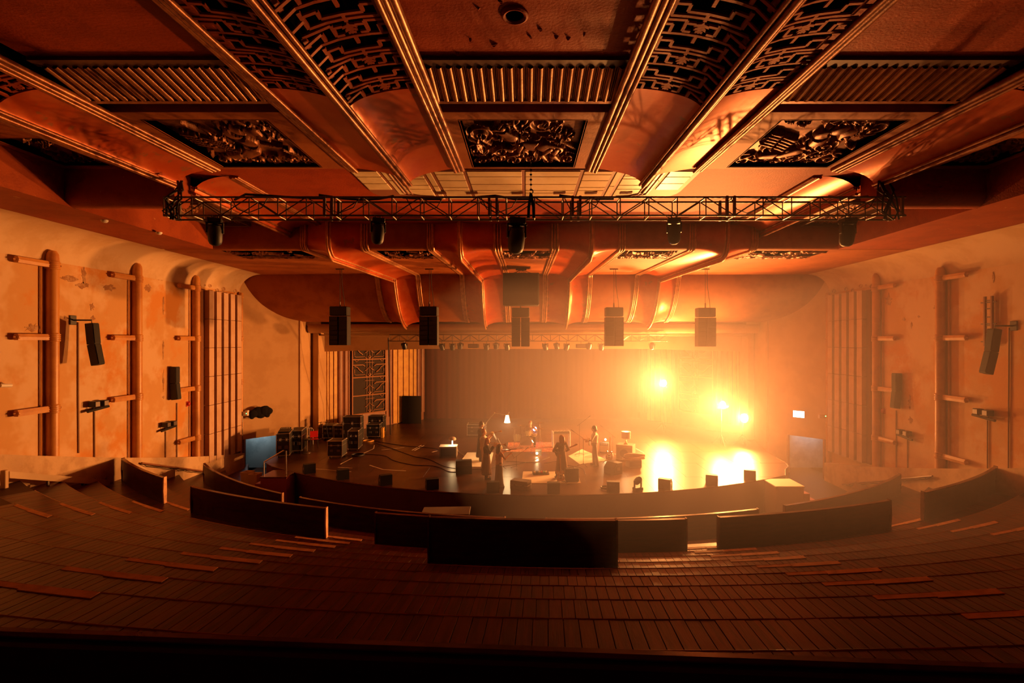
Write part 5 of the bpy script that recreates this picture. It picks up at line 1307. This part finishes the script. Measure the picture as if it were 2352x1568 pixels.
# ---- stands
def mic_stand(pos, rz, h, boom, label, up=.25):
    t = empty('microphone_stand', pos, rz, label, 'stand', 'microphone stands'); MB().tube([(0, 0, .08), (0, 0, h)], .01, 6).build('pole', 'black_metal', t)
    for k in range(3): a = 2*PI*k/3; MB().tube([(0, 0, .12), (.28*math.cos(a), .28*math.sin(a), .01)], .009, 5).build('leg', 'black_metal', t)
    MB().tube([(-boom*.3, 0, h-up*.3), (boom, 0, h+up)], .008, 6).build('boom', 'black_metal', t)
    m = MB(); d = Vector((boom*1.3, 0, up*1.3)).normalized(); p = Vector((boom, 0, h+up)); m.tube([p, p+d*.14], [.012, .018], 8); mo = m.build('microphone', 'black_metal', t); MB().ball(p+d*.16, .026, 8).build('mesh_head', 'steel', mo, 180)
mic_stand(SP(1340, 1070), PI, 1.25, .42, 'microphone stand before the standing guitarist\'s feet', .3); mic_stand(SP(1331, 1046), .3, 1.55, .45, 'tall microphone stand behind the askew white rug', .3)
mic_stand(SP(1186, 1076), .6, .55, .5, 'low microphone stand on the bare floor beside the violinist', .25); mic_stand(SP(1407, 1046), 2.6, 1.0, .5, 'microphone stand leaning over the guitar by the lamp cabinet', .35)
def music_stand(pos, rz, label):
    t = empty('music_stand', pos, rz, label, 'stand', 'music stands of the horn players'); MB().tube([(0, 0, .1), (0, 0, 1.1)], .011, 6).build('pole', 'black_metal', t)
    for k in range(3): a = 2*PI*k/3; MB().tube([(0, 0, .2), (.25*math.cos(a), .25*math.sin(a), .01)], .009, 5).build('leg', 'black_metal', t)
    m = MB(); m.M = Matrix.Translation((0, 0, 1.12)) @ Matrix.Rotation(-.5, 4, 'Y'); m.bbox(-.01, .01, -.24, .24, -.05, .3, .004); dk = m.build('desk', 'black_metal', t)
    q = MB(); q.M = m.M; q.cbox(-.014, 0, .14, .006, .32, .24); q.build('sheet', 'paper', dk)
music_stand(SP(1139, 1062), 0, 'music stand before the horn player with red hair'); music_stand(SP(1150, 1078), .1, 'music stand between the violinist and the horn players')

# ---- floor cables and tape marks
def floor_cable(pts, label, r=.012, mt='cable'):
    P = [SP(*p) for p in pts]; out = []
    for i in range(len(P)-1):
        p0, p1, p2, p3 = (Vector(P[max(i-1, 0)]), Vector(P[i]), Vector(P[i+1]), Vector(P[min(i+2, len(P)-1)]))
        for k in range(5):
            u = k/5; out.append(.5*((2*p1)+(p2-p0)*u+(2*p0-5*p1+4*p2-p3)*u*u+(3*p1-p0-3*p2+p3)*u**3)+Vector((0, 0, r)))
    out.append(Vector(P[-1])+Vector((0, 0, r)))
    tag(MB().tube(out, r, 5).build('floor_cable', mt, None, 60, world=True), label, 'cable', 'cables lying on the stage')
floor_cable([(864, 1018), (900, 1030), (950, 1048), (985, 1055), (1020, 1071), (1046, 1076)], 'long black cable from the flight cases to the big floor monitor')
floor_cable([(815, 1043), (880, 1046), (905, 1058), (950, 1068), (1000, 1071), (1030, 1083), (1048, 1084)], 'second black cable winding from the cases to the big floor monitor')
floor_cable([(1048, 1020), (1052, 1035), (1060, 1042), (1068, 1047)], 'pale cable from the mushroom lamp box to the white rug', .010, 'paper')
floor_cable([(1155, 1071), (1190, 1066), (1215, 1060), (1240, 1050)], 'black cable crossing the floor towards the drums')
floor_cable([(1085, 1078), (1120, 1076), (1150, 1070), (1165, 1060), (1225, 1062), (1262, 1050)], 'black cable looping behind the violinist')
floor_cable([(1250, 1064), (1280, 1060), (1300, 1068), (1335, 1075), (1345, 1090)], 'black cable by the long coated musician')
floor_cable([(860, 1013), (930, 1024), (1000, 1030), (1010, 1036)], 'black cable running to the dark box with the lamp')
def tape(a, b, label, w=.05):
    A, B = Vector(SP(*a)), Vector(SP(*b)); d = (B-A).normalized(); n = Vector((-d.y, d.x, 0))*w/2
    vs = [A-n, A+n, B+n, B-n]; mb = MB(); up = Vector((0, 0, .003)); mb.put([tuple(v) for v in vs]+[tuple(v+up) for v in vs], [(3,2,1,0),(4,5,6,7),(0,1,5,4),(1,2,6,5),(2,3,7,6),(3,0,4,7)])
    tag(mb.build('floor_tape', 'tape', None, world=True), label, 'tape', 'pale tape marks on the stage floor')
for i, (a, b, lab) in enumerate([((781, 1066), (809, 1051.5), 'slanting tape mark before the nearest flight case'), ((776, 1073), (809, 1074.5), 'short level tape mark before the nearest flight case'), ((726, 1076.5), (806, 1083), 'long tape mark beside the first rim speakers'), ((876, 1033), (929, 1027), 'tape mark on the open floor right of the flight cases'),
        ((946, 1034), (968, 1022), 'one of a pair of slanting tape marks on the open floor'), ((952, 1034.5), (974, 1022.5), 'other of the pair of slanting tape marks, further from the cases'), ((849, 1068), (880, 1078), 'bent tape mark on the open floor, upper part'), ((880, 1078), (932, 1081), 'bent tape mark on the open floor, lower part'),
        ((830, 1043), (858, 1030), 'tape mark beside the narrow upright case'), ((858, 1030), (860, 1022), 'short tape mark bending back beside the cases'), ((992, 1038), (1005, 1035), 'small tape mark left of the lamp box'), ((1461, 1030), (1480, 1040), 'bright tape mark behind the brown lamp cabinet')]): tape(a, b, lab)

# ================================================================ PEOPLE
def V3(*a): return Vector(a)
def body_mesh(segs, balls, name, mt, parent, voxel=.011):
    """tapered limbs and round forms fused into one skin"""
    mb = MB()
    for pts, rs_ in segs:
        mb.tube(pts, rs_, 10)
        for p, r in zip(pts, rs_): mb.ball(p, r*.995, 10)
    for c, r, sx, sy, sz in balls: mb.ball(c, r, 14, sx, sy, sz)
    o = mb.build(name, mt, parent, 180)
    m = o.modifiers.new('skin', 'REMESH'); m.mode = 'VOXEL'; m.voxel_size = voxel; m.use_smooth_shade = True
    s = o.modifiers.new('smooth', 'SMOOTH'); s.factor = .5; s.iterations = 4
    return o
def hand_segs(wr, d, side, curl=.6):
    """palm and five unequal, bent fingers; d: direction of the hand, side: where the thumb points"""
    d = d.normalized(); side = (side-d*side.dot(d)).normalized(); n = d.cross(side)
    out = [([wr, wr+d*.045, wr+d*.085], [.024, .032, .030])]
    for i, (off, ln) in enumerate(((.026, .070), (.009, .080), (-.009, .074), (-.025, .058))):
        b = wr+d*.085+side*off; c1 = curl*.6; m = b+(d*math.cos(c1)+n*math.sin(c1))*ln*.5; c2 = curl*1.5
        out.append(([b, m, m+(d*math.cos(c2)+n*math.sin(c2))*ln*.5], [.0105, .0098, .0085]))
    b = wr+d*.03+side*.024; m = b+(side*.8+d*.6)*.035; out.append(([b, m, m+(d*.9+n*.4)*.032], [.0125, .0115, .010]))
    return out
def person(pos, rz, H, label, arms, legs=None, top='cloth_dark', bottom='cloth_dark', hair='hair_brown', hair_len=.0, lean=(0, 0), skirt=None, coat=None, seated=False, nod=.15, sleeves=True):
    """local frame: the person faces -y. arms: {side: (elbow, wrist, hand_dir, thumb_dir)}"""
    t = empty('person', pos, rz, label, 'person'); s = H/1.75
    lx, ly = lean
    hipz = .52 if seated else .93*s
    pel = V3(0, 0, hipz+.03); wai = V3(lx*.3, ly*.3, hipz+.17*s); che = V3(lx*.7, ly*.7, hipz+.36*s); nck = V3(lx, ly, hipz+.53*s); hd = V3(lx*1.1, ly*1.1-.03-.05*nod, hipz+.68*s)
    segs, balls = [], []
    segs.append(([pel, wai, che, nck-V3(0, 0, .04)], [.135*s, .12*s, .145*s, .09*s])); segs.append(([nck-V3(0, 0, .06), nck+V3(0, -.01, .06)], [.06, .055]))
    balls += [(hd, .105*s, .82, .95, 1.15), (hd+V3(0, -.03, -.06*s), .07*s, .85, .9, .9), (hd+V3(0, -.105*s, -.02), .016, .8, 1.2, 1.6), (hd+V3(.086*s, .01, -.01), .022, .5, 1, 1.5), (hd+V3(-.086*s, .01, -.01), .022, .5, 1, 1.5)]
    shirt = [([pel+V3(0, 0, .0), wai, che, nck-V3(0, 0, .05)], [.15*s, .138*s, .165*s, .085*s])]; trous = [([pel-V3(0, 0, .02), wai-V3(0, 0, .05)], [.155*s, .14*s])]
    for sg in (-1, 1):
        sh = V3(sg*.17*s+lx*.9, ly*.9, hipz+.475*s); el, wr, hdv, th = arms[sg]; el, wr = Vector(el), Vector(wr)
        segs.append(([che+V3(sg*.08*s, 0, .06), sh], [.09*s, .058*s])); segs.append(([sh, el, wr], [.052*s, .040*s, .026*s]))
        segs += hand_segs(wr, Vector(hdv), Vector(th))
        shirt.append(([che+V3(sg*.08*s, 0, .06), sh], [.105*s, .072*s]))
        shirt.append(([sh, el, el.lerp(wr, .86)], [.068*s, .056*s, .045*s]) if sleeves else ([sh, sh.lerp(el, .45)], [.068*s, .06*s]))
        hp = V3(sg*.085*s, 0, hipz)
        if legs: kn, an, toe = [Vector(q) for q in legs[sg]]
        else: kn, an, toe = V3(sg*.10*s, -.02, .49*s), V3(sg*.10*s, .02, .075), V3(sg*.12*s, -.15, .03)
        segs.append(([hp, kn, an], [.085*s, .058*s, .038*s])); segs.append(([an, toe], [.04, .03]))
        trous.append(([hp, kn, an+V3(0, 0, .02)], [.105*s, .08*s, .075*s]))
        sb = body_mesh([([an-V3(0, -.03, .03), an.lerp(toe, .5)-V3(0, 0, .012), toe], [.045, .045, .036])], [], 'shoe', 'black_metal', t, .014)
    body_mesh(segs, balls, 'body', 'skin', t, .0105)
    for sg in (-1, 1): MB().ball(hd+V3(sg*.034*s, -.098*s, .012), .010, 8).build('eye', 'black_metal', t, 180)
    MB().ball(hd+V3(0, -.096*s, -.068*s), .018, 8, 1.3, .5, .4).build('mouth', 'cloth_pink', t, 180)
    body_mesh(shirt, [], 'shirt', top, t, .016)
    if not skirt: body_mesh(trous, [], 'trousers', bottom, t, .016)
    hb = [(hd+V3(0, .022, .03), .112*s, .92, .98, 1.08)]
    hs = []
    if hair_len: hs = [([hd+V3(sx*.05, .06, .04), hd+V3(sx*.06, .085, -hair_len*.5), hd+V3(sx*.05, .09, -hair_len)], [.07, .065, .035]) for sx in (-1, 0, 1)]
    body_mesh(hs, hb, 'hair', hair, t, .014)
    if skirt:
        n = 26; mb = MB(); P = []
        for (z, r) in ((hipz+.10*s, .14*s), (hipz-.05, .17*s), (.5*s, .19*s), (.18, .22*s), (.03, .25*s)):
            for k in range(n): a = 2*PI*k/n; rr_ = r*(1+.07*math.sin(a*7+z*3)*(1-z/hipz if z < hipz else 0)); P.append((rr_*math.cos(a), rr_*.8*math.sin(a), z))
        mb.put(P, [(i*n+k, i*n+(k+1) % n, (i+1)*n+(k+1) % n, (i+1)*n+k) for i in range(4) for k in range(n)]); mb.build('skirt', skirt, t, 60)
    if coat:
        n = 26; mb = MB(); P = []; rows_ = ((hipz+.18*s, .16*s), (hipz, .19*s), (.6*s, .23*s), (.35*s, .26*s), (.2*s, .28*s))
        for (z, r) in rows_:
            for k in range(n+1): a = -PI/2+.45+(2*PI-.9)*k/n; rr_ = r*(1+.06*math.sin(a*6)*(z < hipz)); P.append((rr_*math.cos(a), rr_*.82*math.sin(a), z))
        m = n+1; mb.put(P, [(i*m+k, i*m+k+1, (i+1)*m+k+1, (i+1)*m+k) for i in range(len(rows_)-1) for k in range(n)]); o = mb.build('coat_tail', coat, t, 60)
        so = o.modifiers.new('thick', 'SOLIDIFY'); so.thickness = .012
    return t
R90 = PI/2
def at_person(p, rz, q): c, s_ = math.cos(rz), math.sin(rz); return (p[0]+c*q[0]-s_*q[1], p[1]+s_*q[0]+c*q[1], p[2]+q[2])
dn, fw = (0, -.3, -1), (0, -1, .2)
# horn player with long dark coat, half hidden
P_ = SP(1105, 1059); person((P_[0], P_[1], ZS+.014), R90, 1.88, 'tall person in a long dark coat standing behind the horn players', {-1: ((-.25, -.08, 1.16), (-.1, -.30, 1.22), fw, (1, 0, .4)), 1: ((.25, -.08, 1.16), (.1, -.28, 1.12), fw, (-1, 0, .4))}, top='cloth_dark', bottom='cloth_dark', coat='cloth_dark', hair_len=.08)
# red haired player, trumpet raised
P_ = SP(1110, 1079); person((P_[0], P_[1], ZS), R90, 1.82, 'person with red hair and white clothes raising a trumpet', {-1: ((-.26, -.2, 1.3), (-.06, -.36, 1.5), (.2, -.8, .5), (1, 0, .3)), 1: ((.26, -.2, 1.3), (.06, -.30, 1.52), (-.2, -.8, .5), (-1, 0, .3))}, top='cloth_white', bottom='cloth_white', hair='hair_red', nod=-.1, sleeves=False)
def trumpet(pos, rz, tilt, label):
    t = empty('trumpet', pos, rz, label, 'trumpet'); Mx = Matrix.Rotation(tilt, 4, 'X')
    def mk(): m = MB(); m.M = Mx; return m
    m = mk(); m.lathe([(.010, -.02), (.008, -.28), (.012, -.42), (.025, -.50), (.062, -.56)], (0, 0, 0), 16, 'y'); m.build('bell', 'brass', t, 50)
    m = mk(); m.tube([(0, .1, .03), (0, -.3, .03), (0, -.34, .015), (0, -.30, -.03), (0, .02, -.04), (0, .05, -.02), (0, 0, 0)], .008, 6); m.build('tubing', 'brass', t, 60)
    for k in range(3): m = mk(); m.tube([(0, -.1-.04*k, -.06), (0, -.1-.04*k, .06)], .014, 8); m.build('valve', 'brass', t)
    m = mk(); m.lathe([(.012, .13), (.006, .1)], (0, 0, .03), 8, 'y'); m.build('mouthpiece', 'chrome', t)
trumpet(at_person((P_[0], P_[1], ZS), R90, (0, -.26, 1.60)), R90, -.2, 'shining trumpet raised by the person with red hair')
# woman in long dark open coat with trumpet
P_ = SP(1118, 1099); person((P_[0], P_[1], ZS), R90+.1, 1.69, 'long haired person in a dark open robe playing a trumpet', {-1: ((-.25, -.12, 1.10), (-.05, -.32, 1.33), (.3, -.9, .3), (1, 0, .3)), 1: ((.25, -.12, 1.10), (.05, -.28, 1.34), (-.3, -.9, .3), (-1, 0, .3))}, top='cloth_dark', bottom='cloth_dark', coat='cloth_brown', hair='hair_red', hair_len=.3)
trumpet(at_person((P_[0], P_[1], ZS), R90+.1, (0, -.22, 1.44)), R90+.1, .1, 'trumpet played by the long haired person in the dark robe')
# violinist
P_ = SP(1146, 1120); person((P_[0], P_[1]+.12, ZS), R90+.5, 1.66, 'long haired violinist in a pale top and long grey skirt at the stage rim', {-1: ((-.28, -.12, 1.12), (-.16, -.38, 1.25), (.4, -.8, .2), (1, 0, .5)), 1: ((.27, -.18, 1.18), (.20, -.46, 1.36), (0, -.8, .5), (-1, 0, .2))}, top='cloth_pink', bottom='cloth_grey', skirt='cloth_grey', hair='hair_brown', hair_len=.42, sleeves=False)
t = empty('violin', at_person((P_[0], P_[1]+.12, ZS), R90+.5, (.08, -.16, 1.395)), R90+.5-.25, 'violin held under the chin of the violinist', 'violin')
vb = [(-.05,0),(-.10,.05),(-.10,.12),(-.065,.17),(-.065,.21),(-.085,.26),(-.07,.33),(0,.35),(.07,.33),(.085,.26),(.065,.21),(.065,.17),(.10,.12),(.10,.05),(.05,0)]
MB().prism([(x, -y) for x, y in vb], -.02, .02, 'z').build('body', 'varnish', t); MB().bbox(-.012, .012, -.56, -.30, .005, .03, .004).build('neck', 'hair_brown', t); MB().ball((0, -.58, .02), .022, 8).build('scroll', 'varnish', t, 180); MB().bbox(-.02, .02, -.14, -.12, .02, .05, .003).build('bridge', 'paper', t)
t = empty('violin_bow', at_person((P_[0], P_[1]+.12, ZS), R90+.5, (-.12, -.44, 1.34)), R90+.5, 'thin bow across the violin', 'bow'); MB().tube([(-.1, -.1, -.2), (.12, .1, .16), (.2, .16, .34)], .005, 5).build('stick', 'hair_brown', t); MB().tube([(-.1, -.115, -.2), (.2, .145, .34)], .003, 4).build('hair_ribbon', 'paper', t)
# drummer
person((dx+.22, dy+1.0, ZS+.0), .1, 1.78, 'drummer in brown seated behind the drum kit', {-1: ((-.34, -.14, .82), (-.26, -.42, .82), (.2, -.9, -.1), (.3, 0, 1)), 1: ((.34, -.14, .84), (.22, -.42, .92), (-.2, -.9, .2), (-.3, 0, 1))}, legs={-1: ((-.2, -.42, .52), (-.18, -.45, .09), (-.18, -.62, .04)), 1: ((.2, -.42, .52), (.2, -.45, .09), (.2, -.62, .04))}, top='cloth_brown', bottom='cloth_dark', hair='hair_red', seated=True, lean=(0, -.1))
for s_, lab in ((-1, 'drumstick over the floor tom'), (1, 'drumstick over the snare drum')):
    b = at_person((dx+.22, dy+1.0, ZS), .1, (s_*.22, -.52, .88)); o = MB().tube([(0, .12, -.02), (-s_*.08, -.24, .03)], [.008, .006], 6).build('drumstick', 'varnish', None); o.location = (b[0], b[1], b[2]+EZ); tag(o, lab, 'drumstick')
# musician in the long coat, back turned
P_ = SP(1290, 1098); PR = PI+.25; person((P_[0], P_[1], ZS+.014), PR, 1.77, 'guitarist in a long brown coat and flared trousers, back turned', {-1: ((-.34, -.08, 1.14), (-.30, -.32, 1.02), (-.3, -.8, 0), (1, 0, .5)), 1: ((.34, -.05, 1.12), (.16, -.24, 1.02), (-.6, -.6, -.2), (0, 0, 1))}, top='cloth_brown', bottom='cloth_dark', coat='cloth_brown', hair='hair_red', hair_len=.2,
    legs={-1: ((-.14, -.03, .5), (-.18, .02, .08), (-.21, -.15, .03)), 1: ((.13, -.02, .5), (.2, .03, .08), (.24, -.14, .03))})
t = empty('electric_guitar', at_person((P_[0], P_[1], ZS), PR, (.2, -.26, .98)), PR, 'dark guitar worn by the long coated guitarist', 'guitar'); guitar_parts(t, Matrix.Rotation(-1.25, 4, 'Y'), 'hair_brown')
# guitarist on the far rug
P_ = SP(1366, 1069); PR = -R90-.2; person((P_[0], P_[1], ZS), PR, 1.83, 'guitarist in a white shirt and grey trousers singing at the microphone', {-1: ((-.30, -.10, 1.18), (-.22, -.30, 1.05), (.3, -.8, -.1), (0, 0, 1)), 1: ((.32, -.12, 1.20), (.32, -.40, 1.22), (0, -.8, .4), (-1, 0, .3))}, top='cloth_white', bottom='cloth_grey', hair='hair_brown', hair_len=.1, legs={-1: ((-.12, -.05, .5), (-.14, -.04, .08), (-.15, -.2, .03)), 1: ((.12, .06, .5), (.14, .14, .08), (.16, 0, .03))})
t = empty('electric_guitar', at_person((P_[0], P_[1], ZS), PR, (-.16, -.24, 1.0)), PR, 'pale guitar worn by the guitarist in the white shirt', 'guitar'); guitar_parts(t, Matrix.Rotation(1.2, 4, 'Y'), 'pedal_cream')

# small glowing surfaces have their own lamps beside them: no need to sample them as lights too
for m_ in bpy.data.materials:
    m_.cycles.emission_sampling = 'NONE'
cy.use_light_tree = False
